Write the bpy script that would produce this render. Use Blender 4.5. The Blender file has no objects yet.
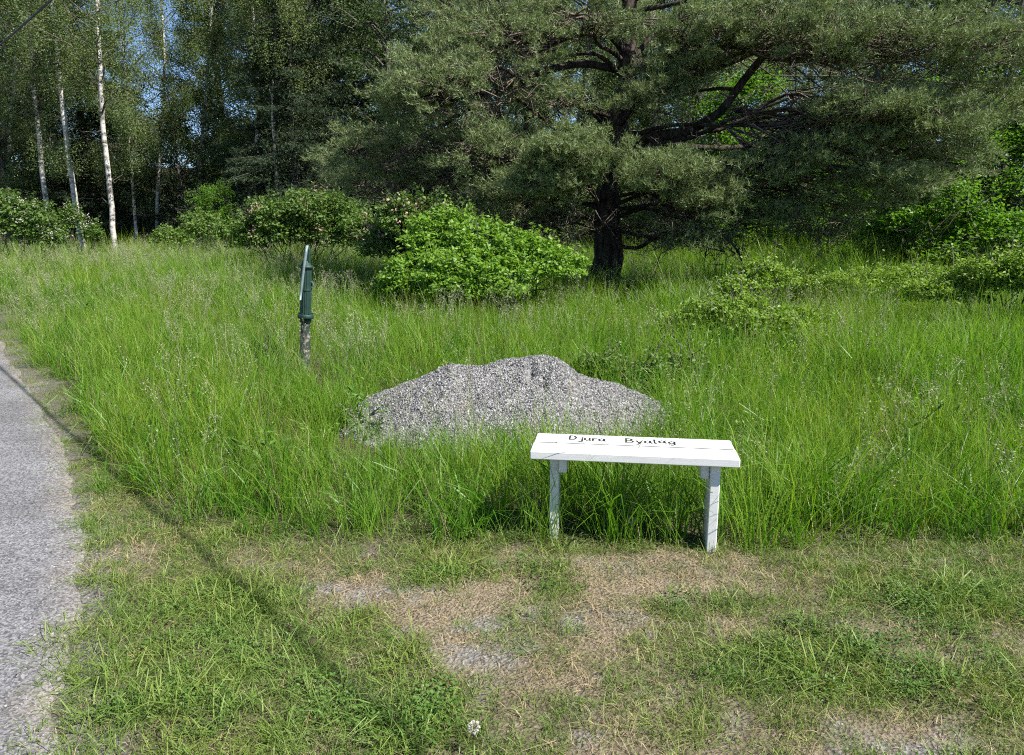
import bpy, math, random
import numpy as np
from mathutils import Vector

rng = np.random.default_rng(7)
random.seed(7)
sc = bpy.context.scene
COL = sc.collection

# ------------------------------------------------------------------ camera
CAM_H, PITCH, FPX = 1.6, math.radians(12.2), 773.0
cam = bpy.data.cameras.new('camera')
cam.sensor_width = 36.0
cam.lens = 36.0 * FPX / 1024.0
cam.clip_start = 0.05
cam.clip_end = 2000
cam_o = bpy.data.objects.new('camera', cam)
COL.objects.link(cam_o)
cam_o.location = (0, 0, CAM_H)
cam_o.rotation_euler = (math.pi / 2 - PITCH, 0, 0)
sc.camera = cam_o

# ------------------------------------------------------------------ sky, sun, exposure
SUN_EL = math.radians(50)
SH = (-0.87, 0.49)                      # direction in which shadows fall on the ground
w = bpy.data.worlds.new('World')
sc.world = w
w.use_nodes = True
wn = w.node_tree
bg = wn.nodes['Background']
sky = wn.nodes.new('ShaderNodeTexSky')
sky.sky_type = 'NISHITA'
sky.sun_disc = False
sky.sun_elevation = SUN_EL
sky.sun_rotation = math.atan2(-SH[0], -SH[1])
sky.air_density = 0.8
sky.altitude = 1500
sky.dust_density = 0.0
sky.ozone_density = 4.0
wn.links.new(sky.outputs[0], bg.inputs[0])
bg.inputs[1].default_value = 0.085

sl = bpy.data.lights.new('sun', 'SUN')
sl.energy = 5.0
sl.angle = math.radians(0.53)
sl.color = (1.0, 0.955, 0.88)
sun = bpy.data.objects.new('sun', sl)
COL.objects.link(sun)
sd = Vector((SH[0] * math.cos(SUN_EL), SH[1] * math.cos(SUN_EL), -math.sin(SUN_EL)))
sun.rotation_euler = sd.to_track_quat('-Z', 'Y').to_euler()
sun.location = (20, -10, 30)

sc.view_settings.view_transform = 'Standard'
sc.view_settings.look = 'None'
sc.view_settings.gamma = 1.0
sc.view_settings.use_curve_mapping = False
sc.view_settings.exposure = 1.1
sc.cycles.max_bounces = 4
sc.cycles.diffuse_bounces = 3
sc.cycles.glossy_bounces = 2
sc.cycles.transmission_bounces = 3
sc.cycles.use_adaptive_sampling = True
sc.cycles.adaptive_threshold = 0.02
sc.cycles.adaptive_min_samples = 16
sc.cycles.use_denoising = False
sc.cycles.filter_width = 1.1
sc.cycles.caustics_reflective = False
sc.cycles.caustics_refractive = False


# ------------------------------------------------------------------ pixel helpers (a pixel is only a direction)
def ray(px, py):
    r = (px - 512.0) / FPX
    d = (py - 377.5) / FPX
    return r, math.cos(PITCH) - math.sin(PITCH) * d, -(math.sin(PITCH) + math.cos(PITCH) * d)


def at_z(px, py, z=0.0):
    r, f, u = ray(px, py)
    t = (z - CAM_H) / u
    return np.array([r * t, f * t, z])


def at_y(px, py, y):
    r, f, u = ray(px, py)
    t = y / f
    return np.array([r * t, y, CAM_H + u * t])


def smooth(a, b, x):
    t = np.clip((x - a) / (b - a), 0, 1)
    return t * t * (3 - 2 * t)


# ------------------------------------------------------------------ noise
def _hash(ix, iy, seed):
    h = (ix.astype(np.int64) * 374761393 + iy.astype(np.int64) * 668265263 + seed * 1442695041) & 0x7fffffff
    h = ((h ^ (h >> 13)) * 1274126177) & 0x7fffffff
    h = h ^ (h >> 16)
    return (h & 0xffff) / 65535.0


def vnoise(x, y, seed=0):
    x = np.asarray(x, float); y = np.asarray(y, float)
    ix = np.floor(x); iy = np.floor(y)
    fx = x - ix; fy = y - iy
    fx = fx * fx * (3 - 2 * fx); fy = fy * fy * (3 - 2 * fy)
    a = _hash(ix, iy, seed); b = _hash(ix + 1, iy, seed)
    c = _hash(ix, iy + 1, seed); d = _hash(ix + 1, iy + 1, seed)
    return a + (b - a) * fx + (c - a) * fy + (a - b - c + d) * fx * fy


def fbm(x, y, seed=0, oct=4, gain=0.5):
    s = 0; a = 1.0; t = 0
    for i in range(oct):
        s = s + a * vnoise(np.asarray(x) * 2 ** i + 17.3 * i, np.asarray(y) * 2 ** i - 9.1 * i, seed + i)
        t += a; a *= gain
    return s / t


# ------------------------------------------------------------------ scene bookkeeping
def tag(o, label=None, cat=None, group=None, kind=None):
    if label: o['label'] = label
    if cat: o['category'] = cat
    if group: o['group'] = group
    if kind: o['kind'] = kind
    return o


def empty(name, loc, rz=0.0):
    o = bpy.data.objects.new(name, None)
    o.empty_display_size = 0.1
    COL.objects.link(o)
    o.location = loc
    o.rotation_euler = (0, 0, rz)
    return o


def link(name, me, parent=None, loc=None, col=COL):
    o = bpy.data.objects.new(name, me)
    if col is not None:
        col.objects.link(o)
    if parent is not None:
        o.parent = parent
    if loc is not None:
        o.location = loc
    return o


def copy_tree(o, parent=None):
    c = o.copy()
    COL.objects.link(c)
    if parent is not None:
        c.parent = parent
    for ch in o.children:
        copy_tree(ch, c)
    return c


def fix_normals(me):
    import bmesh
    bm = bmesh.new(); bm.from_mesh(me)
    bmesh.ops.recalc_face_normals(bm, faces=bm.faces)
    bm.to_mesh(me); bm.free()
    return me


def np_mesh(name, verts, quads=None, tris=None, mats=(), attrs=None, smooth_=False, mat_idx=None):
    """mesh from numpy arrays, quads (n,4) and tris (m,3); point attributes in attrs"""
    me = bpy.data.meshes.new(name)
    verts = np.asarray(verts, np.float32)
    nq = 0 if quads is None else len(quads)
    nt = 0 if tris is None else len(tris)
    me.vertices.add(len(verts))
    me.vertices.foreach_set('co', verts.ravel())
    loops = np.concatenate([np.asarray(quads, np.int32).ravel() if nq else np.zeros(0, np.int32),
                            np.asarray(tris, np.int32).ravel() if nt else np.zeros(0, np.int32)])
    me.loops.add(len(loops))
    me.loops.foreach_set('vertex_index', loops)
    starts = np.concatenate([np.arange(nq) * 4, nq * 4 + np.arange(nt) * 3]).astype(np.int32)
    me.polygons.add(nq + nt)
    me.polygons.foreach_set('loop_start', starts)
    if mat_idx is not None:
        me.polygons.foreach_set('material_index', np.asarray(mat_idx, np.int32))
    me.polygons.foreach_set('use_smooth', np.full(nq + nt, bool(smooth_)))
    for m in mats:
        me.materials.append(m)
    me.update(calc_edges=True)
    if attrs:
        for k, v in attrs.items():
            v = np.asarray(v, np.float32)
            if v.ndim == 1:
                me.attributes.new(k, 'FLOAT', 'POINT').data.foreach_set('value', v)
            else:
                me.attributes.new(k, 'FLOAT_VECTOR', 'POINT').data.foreach_set('vector', v.ravel())
    return me


class MB:
    """collects quads/tris of one part"""
    def __init__(self):
        self.v = []; self.q = []; self.t = []; self.n = 0

    def add(self, v, q=None, t=None):
        v = np.asarray(v, float)
        self.v.append(v)
        if q is not None and len(q): self.q.append(np.asarray(q) + self.n)
        if t is not None and len(t): self.t.append(np.asarray(t) + self.n)
        self.n += len(v)

    def box(self, x0, x1, y0, y1, z0, z1, bev=0.0):
        if bev <= 0:
            v = [(x, y, z) for z in (z0, z1) for y in (y0, y1) for x in (x0, x1)]
            self.add(v, [(0, 2, 3, 1), (4, 5, 7, 6), (0, 1, 5, 4), (2, 6, 7, 3), (0, 4, 6, 2), (1, 3, 7, 5)])
            return
        b = bev
        # chamfered box: three vertices per corner
        vs = []; idx = {}
        for i, x in enumerate((x0, x1)):
            for j, y in enumerate((y0, y1)):
                for k, z in enumerate((z0, z1)):
                    sx, sy, sz = (1, -1)[i], (1, -1)[j], (1, -1)[k]
                    idx[i, j, k, 0] = len(vs); vs.append((x, y + sy * b, z + sz * b))
                    idx[i, j, k, 1] = len(vs); vs.append((x + sx * b, y, z + sz * b))
                    idx[i, j, k, 2] = len(vs); vs.append((x + sx * b, y + sy * b, z))
        q = []; t = []
        for i in (0, 1):
            q.append([idx[i, 0, 0, 0], idx[i, 0, 1, 0], idx[i, 1, 1, 0], idx[i, 1, 0, 0]])
            q.append([idx[0, i, 0, 1], idx[1, i, 0, 1], idx[1, i, 1, 1], idx[0, i, 1, 1]])
            q.append([idx[0, 0, i, 2], idx[0, 1, i, 2], idx[1, 1, i, 2], idx[1, 0, i, 2]])
        for i in (0, 1):
            for j in (0, 1):
                q.append([idx[0, i, j, 1], idx[1, i, j, 1], idx[1, i, j, 2], idx[0, i, j, 2]])
                q.append([idx[i, 0, j, 0], idx[i, 1, j, 0], idx[i, 1, j, 2], idx[i, 0, j, 2]])
                q.append([idx[i, j, 0, 0], idx[i, j, 1, 0], idx[i, j, 1, 1], idx[i, j, 0, 1]])
                for k in (0, 1):
                    t.append([idx[i, j, k, 0], idx[i, j, k, 1], idx[i, j, k, 2]])
        self.add(vs, q, t)

    def lathe(self, prof, n=20, c=(0, 0)):
        prof = np.asarray(prof, float)
        a = np.arange(n) * 2 * math.pi / n
        m = len(prof)
        v = np.zeros((m, n, 3))
        v[:, :, 0] = c[0] + prof[:, :1] * np.cos(a)
        v[:, :, 1] = c[1] + prof[:, :1] * np.sin(a)
        v[:, :, 2] = prof[:, 1:2]
        self.add(v.reshape(-1, 3), grid_quads(m, n, wrap=True))

    def tube(self, pts, rad, n=8, cap=True):
        pts = np.asarray(pts, float)
        m = len(pts)
        rad = np.broadcast_to(np.asarray(rad, float), (m,))
        T = np.gradient(pts, axis=0)
        T /= np.linalg.norm(T, axis=1, keepdims=True) + 1e-9
        ref = np.array([0.0, 0, 1]) if abs(T[:, 2]).mean() < 0.8 else np.array([1.0, 0, 0])
        A = np.cross(T, ref); A /= np.linalg.norm(A, axis=1, keepdims=True) + 1e-9
        B = np.cross(T, A)
        a = np.arange(n) * 2 * math.pi / n
        v = pts[:, None] + rad[:, None, None] * (A[:, None] * np.cos(a)[None, :, None] + B[:, None] * np.sin(a)[None, :, None])
        q = grid_quads(m, n, wrap=True)
        self.add(v.reshape(-1, 3), q)
        if cap:
            for i, s in ((0, 1), (m - 1, -1)):
                base = self.n - m * n + i * n
                self.t.append(np.array([[base, base + k, base + k + 1][::s] for k in range(1, n - 1)]))

    def mesh(self, name, mats, smooth_=False, attrs=None):
        v = np.concatenate(self.v)
        q = np.concatenate(self.q) if self.q else None
        t = np.concatenate(self.t) if self.t else None
        return np_mesh(name, v, q, t, mats, attrs, smooth_)


def grid_quads(m, n, wrap=False):
    i = np.arange(m - 1)[:, None]
    j = np.arange(n if wrap else n - 1)[None, :]
    j2 = (j + 1) % n
    return np.stack([i * n + j, i * n + j2, (i + 1) * n + j2, (i + 1) * n + j], -1).reshape(-1, 4)


# ------------------------------------------------------------------ materials
def new_mat(name):
    m = bpy.data.materials.new(name)
    m.use_nodes = True
    nt = m.node_tree
    p = nt.nodes['Principled BSDF']
    return m, nt, p


def N(nt, t, **kw):
    n = nt.nodes.new(t)
    for k, v in kw.items():
        if k in n.bl_rna.properties:
            setattr(n, k, v)
        else:
            n.inputs[k].default_value = v
    return n


def ramp(nt, src, stops, interp='LINEAR'):
    r = nt.nodes.new('ShaderNodeValToRGB')
    r.color_ramp.interpolation = interp
    el = r.color_ramp.elements
    el[0].position, el[0].color = stops[0][0], (*stops[0][1], 1)
    el[1].position, el[1].color = stops[-1][0], (*stops[-1][1], 1)
    for p, c in stops[1:-1]:
        e = el.new(p); e.color = (*c, 1)
    nt.links.new(src, r.inputs[0])
    return r


def mixc(nt, fac, a, b, blend='MIX'):
    m = nt.nodes.new('ShaderNodeMix')
    m.data_type = 'RGBA'; m.blend_type = blend
    L = nt.links
    for s, v in ((0, fac), (6, a), (7, b)):
        if hasattr(v, 'is_linked') or isinstance(v, bpy.types.NodeSocket):
            L.new(v, m.inputs[s])
        elif s == 0:
            m.inputs[0].default_value = v
        else:
            m.inputs[s].default_value = (*v, 1)
    return m.outputs[2]


def noise(nt, scale, detail=4, rough=0.55, vec=None, dist=0.0):
    n = N(nt, 'ShaderNodeTexNoise')
    n.inputs['Scale'].default_value = scale
    n.inputs['Detail'].default_value = detail
    n.inputs['Roughness'].default_value = rough
    n.inputs['Distortion'].default_value = dist
    if vec is not None: nt.links.new(vec, n.inputs['Vector'])
    return n.outputs[0]


def coords(nt, which='Object', scale=None):
    tc = N(nt, 'ShaderNodeTexCoord')
    if which == 'Position':
        g = N(nt, 'ShaderNodeNewGeometry'); o = g.outputs['Position']
    else:
        o = tc.outputs[which]
    if scale:
        mp = N(nt, 'ShaderNodeMapping')
        mp.inputs['Scale'].default_value = scale
        nt.links.new(o, mp.inputs[0]); o = mp.outputs[0]
    return o


def bump(nt, p, h, strength=0.5, dist=0.02):
    b = N(nt, 'ShaderNodeBump')
    b.inputs['Strength'].default_value = strength
    b.inputs['Distance'].default_value = dist
    nt.links.new(h, b.inputs['Height'])
    nt.links.new(b.outputs[0], p.inputs['Normal'])


def leaf_mat(name, lo, hi, transl=0.35, tcol=None, rough=0.5, patch=None, spec=0.3, patch_scale=0.5):
    """leaf colour runs lo..hi by the per-leaf value; light shines through"""
    m, nt, p = new_mat(name)
    a = N(nt, 'ShaderNodeAttribute', attribute_name='rnd')
    oi = N(nt, 'ShaderNodeObjectInfo')
    ma = N(nt, 'ShaderNodeMath', operation='MULTIPLY_ADD')
    nt.links.new(oi.outputs['Random'], ma.inputs[0]); ma.inputs[1].default_value = 0.35
    mb = N(nt, 'ShaderNodeMath', operation='MULTIPLY'); mb.inputs[1].default_value = 0.65
    nt.links.new(a.outputs['Fac'], mb.inputs[0]); nt.links.new(mb.outputs[0], ma.inputs[2])
    c = ramp(nt, ma.outputs[0], [(0.0, lo), (1.0, hi)]).outputs[0]
    if patch:
        f = noise(nt, patch_scale, 3, 0.6, coords(nt, 'Position'))
        r = ramp(nt, f, [(0.42, (0, 0, 0)), (0.62, (1, 1, 1))])
        c = mixc(nt, r.outputs[0], c, mixc(nt, 1.0, c, patch, 'MULTIPLY'))
    nt.links.new(c, p.inputs['Base Color'])
    p.inputs['Roughness'].default_value = rough
    p.inputs['Specular IOR Level'].default_value = spec
    t = N(nt, 'ShaderNodeBsdfTranslucent')
    nt.links.new(mixc(nt, 1.0, c, tcol or (1.35, 1.45, 0.55), 'MULTIPLY'), t.inputs[0])
    mx = N(nt, 'ShaderNodeMixShader'); mx.inputs[0].default_value = transl
    nt.links.new(p.outputs[0], mx.inputs[1]); nt.links.new(t.outputs[0], mx.inputs[2])
    nt.links.new(mx.outputs[0], nt.nodes['Material Output'].inputs[0])
    return m


def bark_mat(name, dark, light, sx=6.0, sz=1.2, bstr=0.9, bd=0.03):
    m, nt, p = new_mat(name)
    v = coords(nt, 'Object', (sx, sx, sz))
    vo = N(nt, 'ShaderNodeTexVoronoi'); vo.inputs['Scale'].default_value = 2.2
    nt.links.new(v, vo.inputs['Vector'])
    n = noise(nt, 3.0, 6, 0.65, v)
    mm = N(nt, 'ShaderNodeMath', operation='MULTIPLY')
    nt.links.new(vo.outputs['Distance'], mm.inputs[0]); nt.links.new(n, mm.inputs[1])
    c = ramp(nt, mm.outputs[0], [(0.08, dark), (0.42, light)])
    nt.links.new(c.outputs[0], p.inputs['Base Color'])
    p.inputs['Roughness'].default_value = 0.95
    p.inputs['Specular IOR Level'].default_value = 0.1
    bump(nt, p, mm.outputs[0], bstr, bd)
    return m


M = {}
M['grass'] = leaf_mat('grass_blades', (0.098, 0.212, 0.014), (0.225, 0.362, 0.048), 0.46, (1.25, 1.35, 0.45), 0.42, (1.25, 1.06, 0.95), 0.35, 0.6)
M['grass_deep'] = leaf_mat('grass_blades_broad', (0.060, 0.160, 0.012), (0.125, 0.260, 0.024), 0.42, (1.2, 1.4, 0.4), 0.40, None, 0.35)
M['lawn'] = leaf_mat('lawn_blades', (0.080, 0.165, 0.022), (0.205, 0.285, 0.070), 0.30, (1.2, 1.3, 0.5), 0.5, (1.22, 1.05, 1.0), 0.3, 2.0)
M['straw'] = leaf_mat('dry_grass', (0.24, 0.18, 0.095), (0.46, 0.375, 0.22), 0.15, (1, 1, 0.8), 0.7, None, 0.2)
M['seed'] = leaf_mat('seed_heads', (0.21, 0.24, 0.12), (0.45, 0.43, 0.31), 0.30, (1, 1, 0.9), 0.7, None, 0.2)
M['clover'] = leaf_mat('clover_leaves', (0.050, 0.115, 0.018), (0.105, 0.200, 0.035), 0.25, None, 0.5)
M['pine_needle'] = leaf_mat('pine_needles', (0.085, 0.128, 0.050), (0.235, 0.285, 0.125), 0.25, (1.1, 1.2, 0.6), 0.5, None, 0.3)
M['birch_leaf'] = leaf_mat('birch_leaves', (0.110, 0.155, 0.068), (0.220, 0.275, 0.125), 0.44, None, 0.5)
M['dark_leaf'] = leaf_mat('alder_leaves', (0.045, 0.080, 0.030), (0.100, 0.150, 0.056), 0.35, None, 0.5)
M['spruce_needle'] = leaf_mat('spruce_needles', (0.018, 0.036, 0.018), (0.045, 0.070, 0.030), 0.10, None, 0.55)
M['bright_leaf'] = leaf_mat('maple_leaves', (0.070, 0.165, 0.018), (0.140, 0.270, 0.032), 0.40, None, 0.45)
M['vine_leaf'] = leaf_mat('bramble_leaves', (0.120, 0.235, 0.028), (0.240, 0.380, 0.065), 0.42, None, 0.42)
M['rose_leaf'] = leaf_mat('lilac_leaves', (0.075, 0.140, 0.032), (0.160, 0.245, 0.060), 0.35, None, 0.5)
M['herb_leaf'] = leaf_mat('herb_leaves', (0.120, 0.215, 0.030), (0.230, 0.330, 0.060), 0.38, None, 0.45)
M['pink'] = leaf_mat('faded_blossom', (0.33, 0.19, 0.17), (0.52, 0.36, 0.31), 0.25, (1, 0.9, 0.9), 0.6)
M['white_fl'] = leaf_mat('white_blossom', (0.50, 0.46, 0.40), (0.70, 0.66, 0.60), 0.25, (1, 1, 1), 0.6)
M['pine_bark'] = bark_mat('pine_bark', (0.014, 0.011, 0.010), (0.075, 0.060, 0.050), 7, 1.6)
M['grey_bark'] = bark_mat('grey_bark', (0.035, 0.031, 0.026), (0.17, 0.155, 0.135), 9, 2)
M['twig'] = bark_mat('dead_twigs', (0.06, 0.045, 0.034), (0.20, 0.165, 0.135), 20, 8, 0.3)


def birch_bark():
    m, nt, p = new_mat('birch_bark')
    v = coords(nt, 'Object')
    v2 = coords(nt, 'Object', (2.6, 2.6, 6))
    n1 = noise(nt, 1.6, 5, 0.65, v2)
    n2 = noise(nt, 3.0, 4, 0.7, v)
    c = ramp(nt, n1, [(0.36, (0.05, 0.045, 0.04)), (0.45, (0.40, 0.37, 0.33)), (0.60, (0.66, 0.62, 0.57))])
    c2 = ramp(nt, n2, [(0.36, (0.10, 0.09, 0.08)), (0.52, (1, 1, 1))])
    nt.links.new(mixc(nt, 0.75, c.outputs[0], c2.outputs[0], 'MULTIPLY'), p.inputs['Base Color'])
    p.inputs['Roughness'].default_value = 0.75
    bump(nt, p, n1, 0.4, 0.02)
    return m


M['birch_bark'] = birch_bark()


def ground_mat():
    m, nt, p = new_mat('ground_soil_and_thatch')
    P = coords(nt, 'Position')
    bare = N(nt, 'ShaderNodeAttribute', attribute_name='bare').outputs['Fac']
    grav = N(nt, 'ShaderNodeAttribute', attribute_name='gravel').outputs['Fac']
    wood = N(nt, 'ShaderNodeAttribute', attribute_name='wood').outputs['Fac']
    nf = noise(nt, 60, 5, 0.7, P)
    nm = noise(nt, 7, 5, 0.6, P)
    soil = ramp(nt, nf, [(0.30, (0.050, 0.042, 0.026)), (0.70, (0.125, 0.115, 0.062))]).outputs[0]
    straw = ramp(nt, nf, [(0.28, (0.10, 0.080, 0.056)), (0.5, (0.20, 0.163, 0.112)), (0.72, (0.33, 0.275, 0.20))]).outputs[0]
    vo = N(nt, 'ShaderNodeTexVoronoi'); vo.inputs['Scale'].default_value = 75
    nt.links.new(P, vo.inputs['Vector'])
    gr = ramp(nt, vo.outputs['Color'], [(0.1, (0.085, 0.082, 0.08)), (0.5, (0.18, 0.175, 0.172)), (0.9, (0.32, 0.315, 0.31))]).outputs[0]
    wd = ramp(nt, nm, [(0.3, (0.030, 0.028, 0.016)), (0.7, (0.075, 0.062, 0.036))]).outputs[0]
    c = mixc(nt, bare, soil, straw)
    c = mixc(nt, grav, c, gr)
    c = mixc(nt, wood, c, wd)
    nt.links.new(c, p.inputs['Base Color'])
    p.inputs['Roughness'].default_value = 0.95
    p.inputs['Specular IOR Level'].default_value = 0.15
    add = N(nt, 'ShaderNodeMath', operation='ADD')
    nt.links.new(nf, add.inputs[0]); nt.links.new(vo.outputs['Distance'], add.inputs[1])
    bump(nt, p, add.outputs[0], 0.8, 0.015)
    return m


def path_mat():
    m, nt, p = new_mat('worn_gravel_asphalt')
    P = coords(nt, 'Position')
    vo = N(nt, 'ShaderNodeTexVoronoi'); vo.inputs['Scale'].default_value = 130
    nt.links.new(P, vo.inputs['Vector'])
    c = ramp(nt, vo.outputs['Color'], [(0.05, (0.055, 0.055, 0.059)), (0.45, (0.140, 0.139, 0.145)), (0.95, (0.29, 0.288, 0.295))]).outputs[0]
    c2 = ramp(nt, noise(nt, 320, 2, 0.6, P), [(0.35, (0.6, 0.6, 0.61)), (0.65, (1.35, 1.35, 1.35))]).outputs[0]
    c = mixc(nt, 0.8, c, c2, 'MULTIPLY')
    big = ramp(nt, noise(nt, 1.4, 5, 0.6, P), [(0.35, (0.78, 0.77, 0.76)), (0.65, (1.12, 1.12, 1.13))]).outputs[0]
    c = mixc(nt, 1.0, c, big, 'MULTIPLY')
    e = N(nt, 'ShaderNodeAttribute', attribute_name='edge').outputs['Fac']
    c = mixc(nt, e, c, ramp(nt, vo.outputs['Color'], [(0.1, (0.13, 0.11, 0.08)), (0.9, (0.33, 0.28, 0.21))]).outputs[0])
    nt.links.new(c, p.inputs['Base Color'])
    p.inputs['Roughness'].default_value = 0.9
    p.inputs['Specular IOR Level'].default_value = 0.2
    bump(nt, p, vo.outputs['Distance'], 0.2, 0.004)
    return m


def rock_mat():
    m, nt, p = new_mat('lichened_granite')
    P = coords(nt, 'Object')
    v1 = N(nt, 'ShaderNodeTexVoronoi'); v1.inputs['Scale'].default_value = 85
    nt.links.new(P, v1.inputs['Vector'])
    v2 = N(nt, 'ShaderNodeTexVoronoi'); v2.inputs['Scale'].default_value = 34
    nt.links.new(P, v2.inputs['Vector'])
    c = ramp(nt, v1.outputs['Color'], [(0.08, (0.03, 0.03, 0.033)), (0.30, (0.12, 0.118, 0.118)), (0.6, (0.24, 0.233, 0.23)), (0.95, (0.50, 0.49, 0.48))]).outputs[0]
    li = ramp(nt, noise(nt, 15, 6, 0.72, P), [(0.44, (0, 0, 0)), (0.56, (1, 1, 1))]).outputs[0]
    lc = ramp(nt, v2.outputs['Color'], [(0.1, (0.15, 0.147, 0.14)), (0.9, (0.52, 0.51, 0.49))]).outputs[0]
    c = mixc(nt, mixc(nt, 1.0, li, (0.72, 0.72, 0.72), 'MULTIPLY'), c, lc)
    dk = ramp(nt, noise(nt, 6, 6, 0.75, P, 0.6), [(0.34, (1, 1, 1)), (0.44, (0, 0, 0))]).outputs[0]
    c = mixc(nt, mixc(nt, 1.0, dk, (0.75, 0.75, 0.75), 'MULTIPLY'), c, (0.05, 0.048, 0.046))
    br = ramp(nt, noise(nt, 4, 4, 0.6, P), [(0.55, (0, 0, 0)), (0.72, (1, 1, 1))]).outputs[0]
    c = mixc(nt, mixc(nt, 1.0, br, (0.35, 0.35, 0.35), 'MULTIPLY'), c, (0.30, 0.235, 0.175))
    nt.links.new(c, p.inputs['Base Color'])
    p.inputs['Roughness'].default_value = 0.92
    p.inputs['Specular IOR Level'].default_value = 0.2
    a = N(nt, 'ShaderNodeMath', operation='ADD')
    nt.links.new(noise(nt, 40, 6, 0.75, P), a.inputs[0]); nt.links.new(v1.outputs['Distance'], a.inputs[1])
    bump(nt, p, a.outputs[0], 1.0, 0.02)
    return m


def white_paint():
    m, nt, p = new_mat('white_painted_wood')
    g = noise(nt, 6, 5, 0.6, coords(nt, 'Object', (1.2, 30, 30)))
    d = noise(nt, 5, 6, 0.7, coords(nt, 'Object'))
    c = ramp(nt, g, [(0.3, (0.62, 0.62, 0.605)), (0.7, (0.70, 0.70, 0.69))]).outputs[0]
    s = ramp(nt, d, [(0.30, (0.80, 0.79, 0.74)), (0.45, (1, 1, 1))]).outputs[0]
    nt.links.new(mixc(nt, 0.6, c, s, 'MULTIPLY'), p.inputs['Base Color'])
    p.inputs['Roughness'].default_value = 0.55
    bump(nt, p, g, 0.06, 0.003)
    return m


def flat(name, col, rough=0.6, metal=0.0, var=0.25, sc_=20):
    m, nt, p = new_mat(name)
    n = noise(nt, sc_, 5, 0.65, coords(nt, 'Object'))
    lo = tuple(c * (1 - var) for c in col); hi = tuple(min(1, c * (1 + var)) for c in col)
    nt.links.new(ramp(nt, n, [(0.3, lo), (0.7, hi)]).outputs[0], p.inputs['Base Color'])
    p.inputs['Roughness'].default_value = rough
    p.inputs['Metallic'].default_value = metal
    return m


def peeled_paint():
    m, nt, p = new_mat('peeling_green_paint')
    n = noise(nt, 22, 6, 0.7, coords(nt, 'Object', (1, 1, 0.7)), 0.5)
    c = ramp(nt, n, [(0.44, (0.012, 0.035, 0.026)), (0.52, (0.04, 0.04, 0.033)), (0.57, (0.22, 0.20, 0.16)), (0.75, (0.33, 0.30, 0.25))]).outputs[0]
    nt.links.new(c, p.inputs['Base Color'])
    p.inputs['Roughness'].default_value = 0.7
    bump(nt, p, n, 0.5, 0.006)
    return m


M['ground'] = ground_mat(); M['path'] = path_mat(); M['rock'] = rock_mat(); M['white'] = white_paint()
M['gap_shade'] = flat('painted_gap_shade', (0.035, 0.034, 0.03), 0.9)  # near-black colour standing in for shade between the seat planks
M['letter'] = flat('black_letter_paint', (0.02, 0.02, 0.022), 0.5)
M['pump_green'] = flat('green_cast_iron', (0.008, 0.034, 0.025), 0.6, 0.0, 0.35)
M['pump_handle'] = flat('pale_worn_handle_paint', (0.15, 0.205, 0.20), 0.5, 0.1)
M['pump_pipe'] = peeled_paint()
M['cable'] = flat('black_cable_sheath', (0.02, 0.02, 0.022), 0.6)
M['pole'] = bark_mat('weathered_pole_wood', (0.09, 0.075, 0.06), (0.26, 0.23, 0.19), 12, 0.8, 0.4)
M['pebble'] = flat('loose_grey_stones', (0.30, 0.295, 0.29), 0.9, 0, 0.5, 45)


# ------------------------------------------------------------------ layout of the ground
PE_Y = np.array([-40, -8, 0.0, 2.03, 2.66, 3.69, 6.12, 9.8, 40.0, 80.0])
PE_X = np.array([16.0, 3.0, -0.55, -1.34, -1.62, -2.16, -3.82, -6.58, -29.5, -60.0])


def path_edge(y):
    return np.interp(y, PE_Y, PE_X)


TB_X = np.array([-60, -6.5, -4.0, -2.5, -1.7, -1.0, -0.4, 0.4, 1.0, 3.0, 60])
TB_Y = np.array([60, 9.6, 6.0, 4.35, 3.75, 3.5, 3.48, 3.50, 3.42, 3.52, 3.6])


def tallness(x, y):
    """1 in the uncut meadow, 0 on the trodden strip by the path"""
    d = y - np.interp(x, TB_X, TB_Y) + 0.35 * (fbm(x * 1.4, y * 1.4, 41, 3) - 0.5)
    t = smooth(-0.05, 0.22, d)
    e = (x - path_edge(y)) * 0.8
    return t * smooth(0.10, 0.42, e + 0.25 * (vnoise(x * 3, y * 3, 5) - 0.5))


def patch_list(lst):
    out = []
    for px, py, rx, ry, a in lst:
        c = at_z(px, py); l = at_z(px + rx, py); u = at_z(px, py - ry); d = at_z(px, py + ry)
        out.append((c[0], c[1], abs(l[0] - c[0]), abs(u[1] - d[1]) / 2, a))
    return out


BARE = patch_list([(340, 592, 50, 12, .75), (430, 602, 75, 24, .7), (480, 648, 75, 20, .8), (600, 562, 90, 12, .65),
                   (690, 578, 70, 18, .6), (560, 610, 150, 40, .35), (910, 745, 75, 16, .8), (290, 690, 22, 16, .5),
                   (240, 565, 60, 8, .5), (620, 690, 90, 40, .35), (700, 640, 70, 25, .2), (590, 735, 60, 14, .35), (90, 700, 60, 14, .45), (120, 560, 40, 10, .4)])
GREEN = patch_list([(445, 572, 45, 13, .9), (960, 600, 60, 22, 1.0), (800, 665, 85, 24, 1.0), (405, 655, 16, 16, .9),
                    (355, 625, 20, 14, .9), (250, 605, 45, 22, .6), (180, 620, 80, 60, .35), (300, 650, 40, 20, .5),
                    (220, 710, 130, 40, .6), (440, 720, 70, 30, .6), (680, 610, 22, 8, .6), (555, 575, 25, 14, .6),
                    (980, 690, 60, 30, .4), (530, 640, 30, 10, .3), (140, 690, 40, 20, .4)])
GRAV = patch_list([(335, 593, 45, 11, .8), (405, 585, 45, 10, .6), (470, 650, 55, 17, .9), (520, 620, 50, 10, .6), (910, 748, 70, 13, 1.0), (300, 690, 15, 12, .6), (770, 715, 60, 8, .4)])


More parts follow.
